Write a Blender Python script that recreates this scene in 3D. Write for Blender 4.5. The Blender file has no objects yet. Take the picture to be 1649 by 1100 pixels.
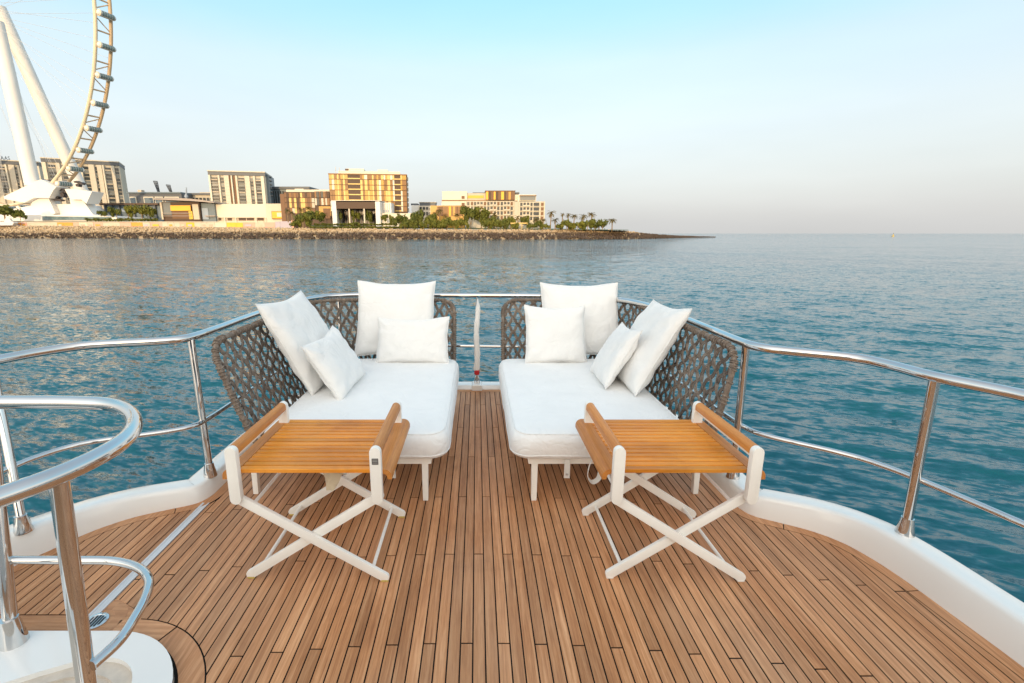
import bpy, bmesh, math, random
import numpy as np
from mathutils import Vector, Matrix, noise
R = math.radians
random.seed(7)
rng = np.random.default_rng(11)
sc = bpy.context.scene
col = sc.collection

# ------------------------------------------------------------------ camera
F, PX, PY, PITCH, CAMZ = 775.0, 768.0, 550.0, math.atan(174 / 775), 1.6
cam = bpy.data.cameras.new('camera')
cam.sensor_width = 36.0
cam.lens = 36.0 * F / 1649
cam.shift_x = (824.5 - PX) / 1649
cam.clip_start = 0.05
cam.clip_end = 60000
camo = bpy.data.objects.new('camera', cam)
camo.location = (0, 0, CAMZ)
camo.rotation_euler = (math.pi / 2 - PITCH, 0, 0)
col.objects.link(camo)
sc.camera = camo

# ------------------------------------------------------------------ sky, sun, exposure
VEIL, GLOW = 3.5, 3.2
SUN_EL, SUN_AZ = R(6.5), R(188)       # low sun behind the yacht, clockwise from +Y
world = bpy.data.worlds.new('World')
sc.world = world
world.use_nodes = True
wt = world.node_tree
wt.nodes.clear()
w_out = wt.nodes.new('ShaderNodeOutputWorld')
w_bg = wt.nodes.new('ShaderNodeBackground')
w_sky = wt.nodes.new('ShaderNodeTexSky')
w_sky.sky_type = 'NISHITA'
w_sky.sun_disc = False
w_sky.sun_elevation = SUN_EL
w_sky.sun_rotation = SUN_AZ
w_sky.air_density = 1.0
w_sky.dust_density = 3.0
w_sky.ozone_density = 1.5
w_bg.inputs['Strength'].default_value = 0.12
# thin bright evening veil over the clear sky: the same all the way round, changing only with height
w_tc = wt.nodes.new('ShaderNodeTexCoord')
w_sep = wt.nodes.new('ShaderNodeSeparateXYZ')
w_rmp = wt.nodes.new('ShaderNodeValToRGB')
w_mix = wt.nodes.new('ShaderNodeMix'); w_mix.data_type = 'RGBA'; w_fac = wt.nodes.new('ShaderNodeValToRGB')
w_gain = wt.nodes.new('ShaderNodeVectorMath'); w_gain.operation = 'SCALE'; w_gain.inputs['Scale'].default_value = VEIL
w_stops = [(0.0, (.372, .372, .366)), (.03, (.40, .402, .397)), (.09, (.455, .470, .474)), (.19, (.470, .508, .525)), (.29, (.41, .497, .538)), (.345, (.30, .492, .570)), (.40, (.22, .475, .595)), (.60, (.30, .48, .575)), (1.0, (.42, .50, .55))]
while len(w_rmp.color_ramp.elements) < len(w_stops): w_rmp.color_ramp.elements.new(.5)
for e_, (p_, c_) in zip(w_rmp.color_ramp.elements, w_stops): e_.position = p_; e_.color = (*c_, 1)
wt.links.new(w_tc.outputs['Generated'], w_sep.inputs[0])
wt.links.new(w_sep.outputs['Z'], w_rmp.inputs[0])
w_fst = [(0, .97), (.10, .90), (.30, .74), (.60, .5), (1, .40)]      # the veil is thickest towards the horizon
while len(w_fac.color_ramp.elements) < len(w_fst): w_fac.color_ramp.elements.new(.5)
for e_, (p_, c_) in zip(w_fac.color_ramp.elements, w_fst): e_.position = p_; e_.color = (c_, c_, c_, 1)
wt.links.new(w_sep.outputs['Z'], w_fac.inputs[0]); wt.links.new(w_fac.outputs[0], w_mix.inputs[0])
w_map = wt.nodes.new('ShaderNodeMapping'); w_map.inputs['Scale'].default_value = (1.6, 1.6, 7.0)
w_noi = wt.nodes.new('ShaderNodeTexNoise'); w_noi.inputs['Scale'].default_value = 1.3; w_noi.inputs['Detail'].default_value = 4
w_var = wt.nodes.new('ShaderNodeMapRange'); w_var.inputs['From Min'].default_value = .3; w_var.inputs['From Max'].default_value = .7; w_var.inputs['To Min'].default_value = .955; w_var.inputs['To Max'].default_value = 1.045
w_une = wt.nodes.new('ShaderNodeVectorMath'); w_une.operation = 'SCALE'                    # uneven thin haze
wt.links.new(w_tc.outputs['Generated'], w_map.inputs['Vector']); wt.links.new(w_map.outputs[0], w_noi.inputs['Vector']); wt.links.new(w_noi.outputs['Fac'], w_var.inputs['Value'])
wt.links.new(w_rmp.outputs[0], w_une.inputs[0]); wt.links.new(w_var.outputs[0], w_une.inputs['Scale'])
wt.links.new(w_une.outputs[0], w_gain.inputs[0])
wt.links.new(w_sky.outputs[0], w_mix.inputs[6])
wt.links.new(w_gain.outputs[0], w_mix.inputs[7])
# warm glow of the hazy air around the low sun (forward scattering), fading to nothing opposite it
w_dot = wt.nodes.new('ShaderNodeVectorMath'); w_dot.operation = 'DOT_PRODUCT'
w_dot.inputs[1].default_value = (math.sin(SUN_AZ) * math.cos(SUN_EL), math.cos(SUN_AZ) * math.cos(SUN_EL), math.sin(SUN_EL))
w_half = wt.nodes.new('ShaderNodeMath'); w_half.operation = 'MULTIPLY_ADD'; w_half.inputs[1].default_value = .5; w_half.inputs[2].default_value = .5; w_half.use_clamp = True
w_pow = wt.nodes.new('ShaderNodeMath'); w_pow.operation = 'POWER'; w_pow.inputs[1].default_value = 2.6
w_glow = wt.nodes.new('ShaderNodeVectorMath'); w_glow.operation = 'SCALE'; w_glow.inputs[0].default_value = (1.0 * GLOW, .80 * GLOW, .60 * GLOW)
w_add = wt.nodes.new('ShaderNodeVectorMath'); w_add.operation = 'ADD'
wt.links.new(w_tc.outputs['Generated'], w_dot.inputs[0])
wt.links.new(w_dot.outputs['Value'], w_half.inputs[0]); wt.links.new(w_half.outputs[0], w_pow.inputs[0]); wt.links.new(w_pow.outputs[0], w_glow.inputs['Scale'])
wt.links.new(w_mix.outputs[2], w_add.inputs[0]); wt.links.new(w_glow.outputs[0], w_add.inputs[1])
wt.links.new(w_add.outputs[0], w_bg.inputs['Color'])
wt.links.new(w_bg.outputs[0], w_out.inputs['Surface'])

sun = bpy.data.lights.new('sun', 'SUN')
sun.energy = 0.65
sun.angle = R(0.6)
sun.color = (1.0, 0.70, 0.38)
suno = bpy.data.objects.new('sun', sun)
to_sun = Vector((math.sin(SUN_AZ) * math.cos(SUN_EL), math.cos(SUN_AZ) * math.cos(SUN_EL), math.sin(SUN_EL)))
suno.rotation_euler = to_sun.to_track_quat('Z', 'Y').to_euler()
suno.location = (0, -20, 30)
col.objects.link(suno)

sc.view_settings.view_transform = 'Standard'
sc.view_settings.look = 'None'
sc.view_settings.exposure = 2.1
sc.view_settings.gamma = 1.0
sc.view_settings.use_curve_mapping = False

# ------------------------------------------------------------------ helpers
_c, _s = math.cos(PITCH), math.sin(PITCH)
def at(x, y, Y):
    """world point at distance Y seen at photo position (x, y): used to read sizes off the photograph"""
    u, v = (x - PX) / F, (y - PY) / F
    t = Y / (_c - v * _s)
    return Vector((t * u, Y, CAMZ - t * (_s + v * _c)))

def lerp(a, b, t): return a + (b - a) * t

class MB:
    """collects polygons for one mesh"""
    def __init__(s): s.v = []; s.f = []
    def add(s, vs, fs):
        o = len(s.v)
        s.v += [tuple(v) for v in vs]
        s.f += [tuple(i + o for i in f) for f in fs]
        return s
    def box(s, x0, x1, y0, y1, z0, z1, M=None):
        vs = [Vector((x, y, z)) for z in (z0, z1) for y in (y0, y1) for x in (x0, x1)]
        if M is not None: vs = [M @ v for v in vs]
        return s.add(vs, [(0, 2, 3, 1), (4, 5, 7, 6), (0, 1, 5, 4), (2, 6, 7, 3), (0, 4, 6, 2), (1, 3, 7, 5)])
    def prism(s, poly, ax, d0, d1, M=None):
        """poly: 2-D outline, extruded along axis ax (0,1,2) from d0 to d1"""
        n = len(poly); vs = []
        for d in (d0, d1):
            for a, b in poly:
                p = (d, a, b) if ax == 0 else (a, d, b) if ax == 1 else (a, b, d)
                vs.append(Vector(p) if M is None else M @ Vector(p))
        fs = [tuple(range(n))[::-1], tuple(range(n, 2 * n))] + [(i, (i + 1) % n, n + (i + 1) % n, n + i) for i in range(n)]
        return s.add(vs, fs)
    def tube(s, pts, r, n=10, closed=False, cap=True, sx=1.0, side=None):
        pts = [Vector(p) for p in pts]
        m = len(pts); rr = r if hasattr(r, '__len__') else [r] * m
        T = []
        for i in range(m):
            if closed: t = pts[(i + 1) % m] - pts[i - 1]
            else: t = pts[min(i + 1, m - 1)] - pts[max(i - 1, 0)]
            T.append(t.normalized())
        a = Vector((0, 0, 1)) if abs(T[0].z) < .9 else Vector((1, 0, 0))
        if side is not None: a = Vector(side)
        nn = (a - T[0] * a.dot(T[0])).normalized()
        vs = []
        for i in range(m):
            nn = (nn - T[i] * nn.dot(T[i])).normalized()
            b = T[i].cross(nn)
            for k in range(n):
                an = 2 * math.pi * k / n
                vs.append(pts[i] + (nn * math.cos(an) + b * math.sin(an) * sx) * rr[i])
        fs = []
        for i in range(m if closed else m - 1):
            j = (i + 1) % m
            for k in range(n):
                fs.append((i * n + k, i * n + (k + 1) % n, j * n + (k + 1) % n, j * n + k))
        if cap and not closed:
            fs.append(tuple(range(n))[::-1]); fs.append(tuple((m - 1) * n + k for k in range(n)))
        return s.add(vs, fs)
    def lathe(s, prof, c=(0, 0, 0), n=20, M=None):
        """prof: (radius, z) pairs"""
        vs = []; m = len(prof)
        for r, z in prof:
            for k in range(n):
                an = 2 * math.pi * k / n
                v = Vector((c[0] + r * math.cos(an), c[1] + r * math.sin(an), c[2] + z))
                vs.append(v if M is None else M @ v)
        fs = [(i * n + k, i * n + (k + 1) % n, (i + 1) * n + (k + 1) % n, (i + 1) * n + k) for i in range(m - 1) for k in range(n)]
        fs += [tuple(range(n))[::-1], tuple((m - 1) * n + k for k in range(n))]
        return s.add(vs, fs)
    def mesh(s, name, smooth=None, bevel=0):
        me = bpy.data.meshes.new(name)
        me.from_pydata(s.v, [], s.f)
        bm = bmesh.new(); bm.from_mesh(me)
        bmesh.ops.recalc_face_normals(bm, faces=bm.faces)
        if bevel:
            es = [e for e in bm.edges if e.is_manifold and e.calc_face_angle(0) > R(50)]
            bmesh.ops.bevel(bm, geom=es, offset=bevel, segments=2, affect='EDGES', profile=.6)
        bm.to_mesh(me); bm.free()
        if smooth:
            me.polygons.foreach_set('use_smooth', [True] * len(me.polygons))
            me.set_sharp_from_angle(angle=R(smooth))
        return me
    def build(s, name, mat, parent=None, smooth=None, bevel=0, loc=None):
        me = s.mesh(name, smooth, bevel)
        me.materials.append(mat)
        return link(name, me, parent, loc)

def link(name, me, parent=None, loc=None):
    o = bpy.data.objects.new(name, me)
    col.objects.link(o)
    if loc is not None: o.location = loc
    if parent is not None: o.parent = parent
    return o

def tag(o, label, cat, group=None):
    o['label'] = label; o['category'] = cat
    if group: o['group'] = group
    return o

def struct(o, kind='structure', label=None):
    o['kind'] = kind
    if label: o['label'] = label
    return o

def thing(name, label, cat, loc=(0, 0, 0), group=None):
    o = bpy.data.objects.new(name, None)
    o.empty_display_size = .2
    col.objects.link(o); o.location = loc
    return tag(o, label, cat, group)

def off(o):
    """builds in world coordinates land right under a thing that is not at the origin"""
    return -Vector(o.location)

def copy_tree(o, parent=None):
    c = o.copy(); col.objects.link(c)
    if parent is not None: c.parent = parent
    for ch in list(o.children): copy_tree(ch, c)
    return c

_cube = {}
def slab(name, x0, x1, y0, y1, z0, z1, mat, parent, o=None):
    """a box piece that shares its mesh with all alike pieces"""
    if mat.name not in _cube:
        me = MB().box(-.5, .5, -.5, .5, -.5, .5).mesh('piece_' + mat.name)
        me.materials.append(mat); _cube[mat.name] = me
    b = link(name, _cube[mat.name], parent)
    b.location = Vector(((x0 + x1) / 2, (y0 + y1) / 2, (z0 + z1) / 2)) + (o if o is not None else Vector((0, 0, 0)))
    b.scale = (abs(x1 - x0), abs(y1 - y0), abs(z1 - z0))
    return b

def spline(pts, per=8, closed=False):
    """Catmull-Rom through the points"""
    P = [Vector(p) if len(p) == 3 else Vector((p[0], p[1], 0)) for p in pts]
    n = len(P); out = []
    for i in range(n if closed else n - 1):
        p0 = P[i - 1] if (closed or i > 0) else P[0] * 2 - P[1]
        p1, p2 = P[i], P[(i + 1) % n]
        p3 = P[(i + 2) % n] if (closed or i + 2 < n) else P[-1] * 2 - P[-2]
        # centripetal parameters keep tight bends from overshooting
        t0 = 0; t1 = t0 + max((p1 - p0).length, 1e-5) ** .5; t2 = t1 + max((p2 - p1).length, 1e-5) ** .5; t3 = t2 + max((p3 - p2).length, 1e-5) ** .5
        for k in range(per):
            t = lerp(t1, t2, k / per)
            a1 = p0 * ((t1 - t) / (t1 - t0)) + p1 * ((t - t0) / (t1 - t0))
            a2 = p1 * ((t2 - t) / (t2 - t1)) + p2 * ((t - t1) / (t2 - t1))
            a3 = p2 * ((t3 - t) / (t3 - t2)) + p3 * ((t - t2) / (t3 - t2))
            b1 = a1 * ((t2 - t) / (t2 - t0)) + a2 * ((t - t0) / (t2 - t0))
            b2 = a2 * ((t3 - t) / (t3 - t1)) + a3 * ((t - t1) / (t3 - t1))
            out.append(b1 * ((t2 - t) / (t2 - t1)) + b2 * ((t - t1) / (t2 - t1)))
    if not closed: out.append(P[-1].copy())
    return out

def offset_line(pts, d):
    """shift a plan polyline to its left by d"""
    out = []
    for i, p in enumerate(pts):
        t = pts[min(i + 1, len(pts) - 1)] - pts[max(i - 1, 0)]
        t.z = 0; t.normalize()
        out.append(Vector((p.x - t.y * d, p.y + t.x * d, p.z)))
    return out

def arc(cx, cy, r, a0, a1, n=16):
    return [(cx + r * math.cos(R(lerp(a0, a1, i / n))), cy + r * math.sin(R(lerp(a0, a1, i / n)))) for i in range(n + 1)]

def clip_rect(poly, x0, x1, y0, y1):
    def cut(P, f, g):
        out = []
        for i in range(len(P)):
            a, b = P[i - 1], P[i]
            fa, fb = f(a), f(b)
            if fa >= 0 and fb >= 0: out.append(b)
            elif fa >= 0 > fb or fa < 0 <= fb:
                t = fa / (fa - fb); q = (lerp(a[0], b[0], t), lerp(a[1], b[1], t))
                out.append(q)
                if fb >= 0: out.append(b)
        return out
    for f in (lambda p: p[0] - x0, lambda p: x1 - p[0], lambda p: p[1] - y0, lambda p: y1 - p[1]):
        poly = cut(poly, f, None)
        if len(poly) < 3: return []
    out = []
    for p in poly:
        if not out or math.hypot(p[0] - out[-1][0], p[1] - out[-1][1]) > .002: out.append(p)
    if len(out) > 2 and math.hypot(out[0][0] - out[-1][0], out[0][1] - out[-1][1]) < .002: out.pop()
    ar = .5 * abs(sum(out[i - 1][0] * out[i][1] - out[i][0] * out[i - 1][1] for i in range(len(out))))
    return out if len(out) > 2 and ar > .0006 else []

# ------------------------------------------------------------------ materials
class N:
    def __init__(s, name):
        s.m = bpy.data.materials.new(name); s.m.use_nodes = True
        s.t = s.m.node_tree; s.b = s.t.nodes['Principled BSDF']
    def n(s, typ, **kw):
        x = s.t.nodes.new(typ)
        for k, v in kw.items():
            if k[0] == '_': setattr(x, k[1:], v)
            else: x.inputs[k].default_value = v
        return x
    def l(s, a, b): s.t.links.new(a, b)
    def pos(s, scale=(1, 1, 1), rnd=0.0, space='pos'):
        if space == 'pos': src = s.n('ShaderNodeNewGeometry').outputs['Position']
        else: src = s.n('ShaderNodeTexCoord').outputs['Object']
        mp = s.n('ShaderNodeMapping'); mp.inputs['Scale'].default_value = scale
        s.l(src, mp.inputs['Vector'])
        if rnd:
            oi = s.n('ShaderNodeObjectInfo')
            mu = s.n('ShaderNodeMath', _operation='MULTIPLY'); mu.inputs[1].default_value = rnd
            s.l(oi.outputs['Random'], mu.inputs[0])
            s.l(mu.outputs[0], mp.inputs['Location'])
        return mp.outputs[0]
    def rpos(s, scale, rot):
        """position turned about the vertical first, then stretched"""
        m1 = s.n('ShaderNodeMapping'); m1.inputs['Rotation'].default_value = (0, 0, rot)
        m2 = s.n('ShaderNodeMapping'); m2.inputs['Scale'].default_value = scale
        s.l(s.n('ShaderNodeNewGeometry').outputs['Position'], m1.inputs['Vector']); s.l(m1.outputs[0], m2.inputs['Vector'])
        return m2.outputs[0]
    def noise(s, vec, scale, detail=4, rough=.55, dist=0):
        x = s.n('ShaderNodeTexNoise', Scale=scale, Detail=detail, Roughness=rough, Distortion=dist)
        s.l(vec, x.inputs['Vector']); return x.outputs['Fac']
    def ramp(s, fac, stops):
        r = s.n('ShaderNodeValToRGB'); e = r.color_ramp.elements
        while len(e) < len(stops): e.new(.5)
        for el, (p, c) in zip(e, stops): el.position = p; el.color = (*c, 1)
        s.l(fac, r.inputs[0]); return r.outputs[0]
    def mix(s, fac, a, b, mode='MIX'):
        x = s.n('ShaderNodeMix', _data_type='RGBA', _blend_type=mode)
        for sock, v in ((x.inputs[0], fac), (x.inputs[6], a), (x.inputs[7], b)):
            if hasattr(v, 'is_linked'): s.l(v, sock)
            elif isinstance(v, tuple): sock.default_value = (*v, 1)
            else: sock.default_value = v
        return x.outputs[2]
    def bump(s, h, strength, dist, normal=None):
        b = s.n('ShaderNodeBump', Strength=strength, Distance=dist)
        s.l(h, b.inputs['Height'])
        if normal is not None: s.l(normal, b.inputs['Normal'])
        return b.outputs[0]
    def setup(s, **kw):
        for k, v in kw.items():
            k = {'color': 'Base Color', 'rough': 'Roughness', 'metal': 'Metallic', 'normal': 'Normal', 'ior': 'IOR', 'spec': 'Specular IOR Level',
                 'coat': 'Coat Weight', 'coat_rough': 'Coat Roughness', 'sheen': 'Sheen Weight', 'sub': 'Subsurface Weight'}[k]
            if hasattr(v, 'is_linked'): s.l(v, s.b.inputs[k])
            elif isinstance(v, tuple): s.b.inputs[k].default_value = (*v, 1)
            else: s.b.inputs[k].default_value = v
        return s.m

def plain(name, c, rough=.6, metal=0.0, var=.12, scale=3.0, bump=0.0, **kw):
    """a plain surface with slight unevenness of tone and gloss"""
    k = N(name)
    f = k.noise(k.pos(space='obj'), scale, 5, .6)
    d = tuple(max(0, x * (1 - var)) for x in c); u = tuple(min(1, x * (1 + var)) for x in c)
    colr = k.ramp(f, [(.3, d), (.7, u)])
    if bump: kw['normal'] = k.bump(f, bump, .01)
    return k.setup(color=colr, rough=rough, metal=metal, **kw)

def wood(name, dark, mid, light, along, rough=.55, tone=.35, gloss=.0, fine=1.0):
    """sawn timber with the grain running along axis `along`, each piece toned by its own random value"""
    k = N(name)
    sc_ = [70 * fine] * 3; sc_[along] = 2.2
    v = k.pos(tuple(sc_), rnd=37)
    g1 = k.noise(v, 1.0, 6, .65, .4)
    sc2 = [420 * fine] * 3; sc2[along] = 14
    g2 = k.noise(k.pos(tuple(sc2), rnd=91), 1.0, 3, .6)
    c1 = k.ramp(g1, [(.22, dark), (.5, mid), (.78, light)])
    c2 = k.mix(.55, c1, k.ramp(g2, [(.3, tuple(x * .55 for x in mid)), (.62, light)]), 'SOFT_LIGHT')
    oi = k.n('ShaderNodeObjectInfo')
    tone_c = k.ramp(oi.outputs['Random'], [(0, (1 - tone,) * 3), (.5, (1, .97, .94)), (1, (1 + tone * .75, 1 + tone * .78, 1 + tone * .85))])
    c3 = k.mix(1.0, c2, tone_c, 'MULTIPLY')
    st = k.noise(k.pos((1.1, .55, 1.1)), 2.1, 6, .7, .8)
    c3 = k.mix(1.0, c3, k.ramp(st, [(.33, (.80, .77, .74)), (.5, (1, 1, 1)), (.72, (1.10, 1.11, 1.13))]), 'MULTIPLY')
    wear = k.noise(k.pos((1.6, .7, 1.6)), 1.3, 5, .6)
    c4 = k.mix(k.ramp(wear, [(.42, (0, 0, 0)), (.75, (.35, .35, .35))]), c3, light)
    return k, c4, g1, g2, rough

def make_wood(*a, **kw):
    k, c, g1, g2, rough = wood(*a, **kw)
    nb = k.bump(g2, .22, .0012)
    return k.setup(color=c, rough=rough, normal=nb, spec=.3)

M = {}
M['deck'] = make_wood('weathered_teak', (.29, .145, .070), (.50, .275, .145), (.69, .440, .275), 1, .52, tone=.20)
M['deck_x'] = make_wood('weathered_teak_cross', (.29, .145, .070), (.50, .275, .145), (.69, .440, .275), 0, .52, tone=.20)
M['teak_x'] = make_wood('oiled_teak_cross', (.46, .185, .024), (.66, .29, .045), (.78, .40, .085), 0, .38, tone=.22)
M['teak_y'] = make_wood('oiled_teak_long', (.38, .165, .045), (.56, .265, .080), (.68, .37, .135), 1, .42, tone=.15)
M['caulk'] = plain('black_caulk', (.008, .0075, .007), .85, spec=.15)
M['well'] = plain('beige_non_slip', (.60, .53, .45), .6, scale=20)
M['gel'] = plain('white_gelcoat', (.86, .845, .81), .14, var=.03, scale=1.2, coat=.5, coat_rough=.08)
M['gel_grey'] = plain('pale_grey_channel', (.62, .63, .64), .35, var=.06)
M['chrome'] = plain('polished_stainless', (.66, .65, .64), .045, 1.0, var=.04, scale=9)
M['brushed'] = plain('brushed_stainless', (.55, .55, .54), .28, 1.0, var=.1, scale=30)
M['lacquer'] = plain('white_lacquer', (.88, .85, .79), .4, var=.04, scale=6)
M['foot_pad'] = plain('yellowed_foot_pad', (.55, .42, .12), .6)
M['black_hole'] = plain('black_gap', (.01, .01, .012), .8)
M['plaque'] = plain('dark_plaque', (.09, .085, .08), .45)
M['grey_line'] = plain('plaque_line', (.45, .44, .42), .5)
M['red'] = plain('red_strap', (.55, .015, .02), .6)
M['dark_glass'] = plain('deckhouse_glass', (.02, .022, .026), .05, spec=.6)

def fabric(name, c, bump=.25):
    k = N(name)
    v = k.pos(space='obj')
    big = k.noise(v, 5, 4, .6)
    wv = k.n('ShaderNodeTexWave', Scale=260.0, Distortion=.6, Detail=1.0); wv.bands_direction = 'X'
    wv2 = k.n('ShaderNodeTexWave', Scale=260.0, Distortion=.6, Detail=1.0); wv2.bands_direction = 'Z'
    k.l(v, wv.inputs['Vector']); k.l(v, wv2.inputs['Vector'])
    ad = k.n('ShaderNodeMath', _operation='ADD'); k.l(wv.outputs['Fac'], ad.inputs[0]); k.l(wv2.outputs['Fac'], ad.inputs[1])
    n1 = k.bump(ad.outputs[0], .12, .0008)
    cz = k.noise(v, 4.2, 3, .5, 1.1)
    sb = k.n('ShaderNodeMath', _operation='SUBTRACT'); k.l(cz, sb.inputs[0]); sb.inputs[1].default_value = .5
    ab = k.n('ShaderNodeMath', _operation='ABSOLUTE'); k.l(sb.outputs[0], ab.inputs[0])
    pw = k.n('ShaderNodeMapRange'); k.l(ab.outputs[0], pw.inputs['Value']); pw.inputs['From Max'].default_value = .09; pw.interpolation_type = 'SMOOTHSTEP'
    n1b = k.bump(pw.outputs[0], .35, .006, n1)                      # soft crease lines
    n2 = k.bump(k.noise(v, 9, 5, .62, .6), bump * 1.3, .014, n1b)
    cc = k.ramp(big, [(.3, tuple(x * .95 for x in c)), (.7, c)])
    return k.setup(color=cc, rough=.85, normal=n2, sheen=.25, spec=.2)
M['canvas'] = fabric('white_canvas', (.83, .82, .80))
M['canvas_seat'] = fabric('white_mattress_canvas', (.86, .86, .85), .3)
M['strap'] = fabric('white_webbing', (.72, .70, .66), .1)
M['sling'] = fabric('cream_cloth', (.66, .56, .40), .3)

def rope():
    k = N('taupe_rope')
    v = k.pos((1, 1, 1), space='obj')
    f = k.noise(v, 38, 4, .7)
    oi = k.n('ShaderNodeObjectInfo')
    c = k.ramp(f, [(.25, (.085, .068, .056)), (.5, (.175, .142, .118)), (.78, (.32, .275, .235))])
    c2 = k.mix(1.0, c, k.ramp(oi.outputs['Random'], [(0, (.72, .70, .70)), (1, (1.25, 1.2, 1.15))]), 'MULTIPLY')
    return k.setup(color=c2, rough=.7, normal=k.bump(k.noise(v, 300, 2), .4, .002), spec=.25)
M['rope'] = rope()

# ================================================================== yacht: deck
SEA = -2.0
EDGE_R = [(2.10, -3), (2.095, -1), (2.088, .6), (2.066, 1.5), (2.045, 1.75), (2.022, 1.98), (1.99, 2.13), (1.935, 2.26), (1.84, 2.36), (1.71, 2.44),
          (1.60, 2.51), (1.562, 2.60), (1.556, 2.85), (1.55, 3.5), (1.53, 4.1), (1.40, 4.55), (1.10, 4.76), (.6, 4.805), (0, 4.81)]
EDGE_L = [(0, 4.81), (-.6, 4.805), (-1.15, 4.77), (-1.47, 4.56), (-1.62, 4.1), (-1.65, 3.5), (-1.655, 2.85), (-1.66, 2.72), (-1.70, 2.64), (-1.82, 2.575), (-1.98, 2.49),
          (-2.115, 2.36), (-2.21, 2.19), (-2.30, 2.03), (-2.38, 1.7), (-2.45, 1.0), (-2.5, -1), (-2.52, -3)]
edge = spline(EDGE_R, 6)[:-1] + spline(EDGE_L, 6)          # aft right -> bow -> aft left, deck lies to its left

deck = MB()
deck.add([(p.x, p.y, -.0016) for p in edge], [tuple(range(len(edge)))])
deck_o = struct(deck.build('deck', M['caulk']), label='teak planked foredeck with black caulked seams')

MARG = .058
inner = offset_line(edge, MARG)
inner2 = offset_line(edge, MARG + .005)

def plank(name, poly, mat, parent=deck_o, z=0.0, h=.007):
    if sum(poly[i - 1][0] * poly[i][1] - poly[i][0] * poly[i - 1][1] for i in range(len(poly))) < 0: poly = poly[::-1]
    return MB().prism(poly, 2, z - h, z).build(name, mat, parent)

# curved margin boards along the bulwark
seg = []; acc = 0; start = 0
for i in range(1, len(edge)):
    acc += (edge[i] - edge[i - 1]).length
    if acc > .62 or i == len(edge) - 1:
        if edge[i].y > .2 or edge[start].y > .2:
            a = [(p.x, p.y) for p in edge[start:i + 1]]
            b = [(p.x, p.y) for p in inner[start:i + 1]]
            def sh(pa, pb, d=.0025):
                v = Vector((pb[0] - pa[0], pb[1] - pa[1])); 
                if v.length < .01: return pa
                v = v.normalized() * d; return (pa[0] + v.x, pa[1] + v.y)
            a[0] = sh(a[0], a[1]); b[0] = sh(b[0], b[1]); a[-1] = sh(a[-1], a[-2]); b[-1] = sh(b[-1], b[-2])
            if not (a[0][0] < -1.5 and a[0][1] < 1.72):
                plank('margin_board', a + b[::-1], M['deck'] if abs(a[0][0] - a[-1][0]) < abs(a[0][1] - a[-1][1]) else M['deck_x'])
        acc = 0; start = i

# field of straight planks, right and centre
GUT_R, GUT_L = -1.622, -1.672
PC = (-1.45, 1.24); PRAD = .40                              # rounded corner of the stair coaming
front = [(p.x, p.y) for p in inner2 if p.x > -1.59 and p.y > .18]
field = [(2.02, .1)] + [q for q in front] + [(-1.594, 2.68), (GUT_R, 2.63), (GUT_R, 1.86), (-1.50, 1.80), (-1.455, 1.745)] + arc(PC[0], PC[1], .503, 88, 0, 18) + [(PC[0] + .503, .1)]
pitch, x_first, jy0, jrow = .0495, -.016, 2.165, .55
cut_n = 0
k = math.floor((-1.7 - x_first) / pitch)
while x_first + k * pitch < 2.08:
    x0, x1 = x_first + k * pitch + .0029, x_first + (k + 1) * pitch - .0029
    xm = (x0 + x1) / 2
    base = jy0 - .07 * xm * xm + jrow * ((k + 0) % 3)
    ys = sorted(base + 3 * jrow * j for j in range(-4, 4))
    for ya, yb in zip(ys, ys[1:]):
        poly = clip_rect(field, x0, x1, ya + .0032, yb - .0032)
        if poly: plank('plank', poly, M['deck'], z=random.uniform(-.0006, .0006)); cut_n += 1
    k += 1
# field left of the drain channel
inn = [(p.x, p.y) for p in inner2 if p.x < -1.69 and 1.75 < p.y < 2.68]
left = [(GUT_L, 2.60)] + inn + [(-2.45, 1.765), (GUT_L, 1.765)]
k = math.floor((-2.5 - x_first) / pitch)
while x_first + k * pitch < GUT_L:
    x0, x1 = x_first + k * pitch + .0029, x_first + (k + 1) * pitch - .0029
    for ya, yb in ((1.0, 2.9),):
        poly = clip_rect(left, x0, x1, ya, yb)
        if poly: plank('plank', poly, M['deck'])
    k += 1
for xa, xb in ((-2.36, -2.06), (-2.055, GUT_L)):
    plank('margin_board', [(xa, 1.668), (xb, 1.668), (xb, 1.759), (xa, 1.759)], M['deck_x'])
# boards bent around the coaming corner and the drain
for a0, a1 in ((97, 67), (66, 20), (19, -2)):
    o_ = arc(PC[0], PC[1], .497, a0, a1, 10); i_ = arc(PC[0], PC[1], PRAD + .012, a0, a1, 10)
    plank('margin_board', o_ + i_[::-1], M['deck_x'] if a0 > 90 else M['deck'])
plank('margin_board', [(PC[0] + PRAD + .012, .1), (PC[0] + .497, .1), (PC[0] + .497, 1.215), (PC[0] + PRAD + .012, 1.215)], M['deck'])
plank('margin_board', [(-1.675, 1.645), (-1.43, 1.645), (-1.43, 1.745), (-1.505, 1.80), (-1.62, 1.86)], M['deck_x'], z=-.0008, h=.003)
dr = arc(-1.60, 1.735, .098, 82, -40, 12)
plank('margin_board', dr + arc(-1.60, 1.735, .052, -40, 82, 10), M['deck_x'])
# the deck goes on aft towards the deckhouse
aft = MB(); k = math.floor((-2.44 - x_first) / pitch)
while x_first + (k + 1) * pitch < 2.06:
    aft.box(x_first + k * pitch + .0029, x_first + (k + 1) * pitch - .0029, -2.59, .094, -.007, 0); k += 1
aft.build('plank_field', M['deck'], deck_o)['kind'] = 'stuff'
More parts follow.
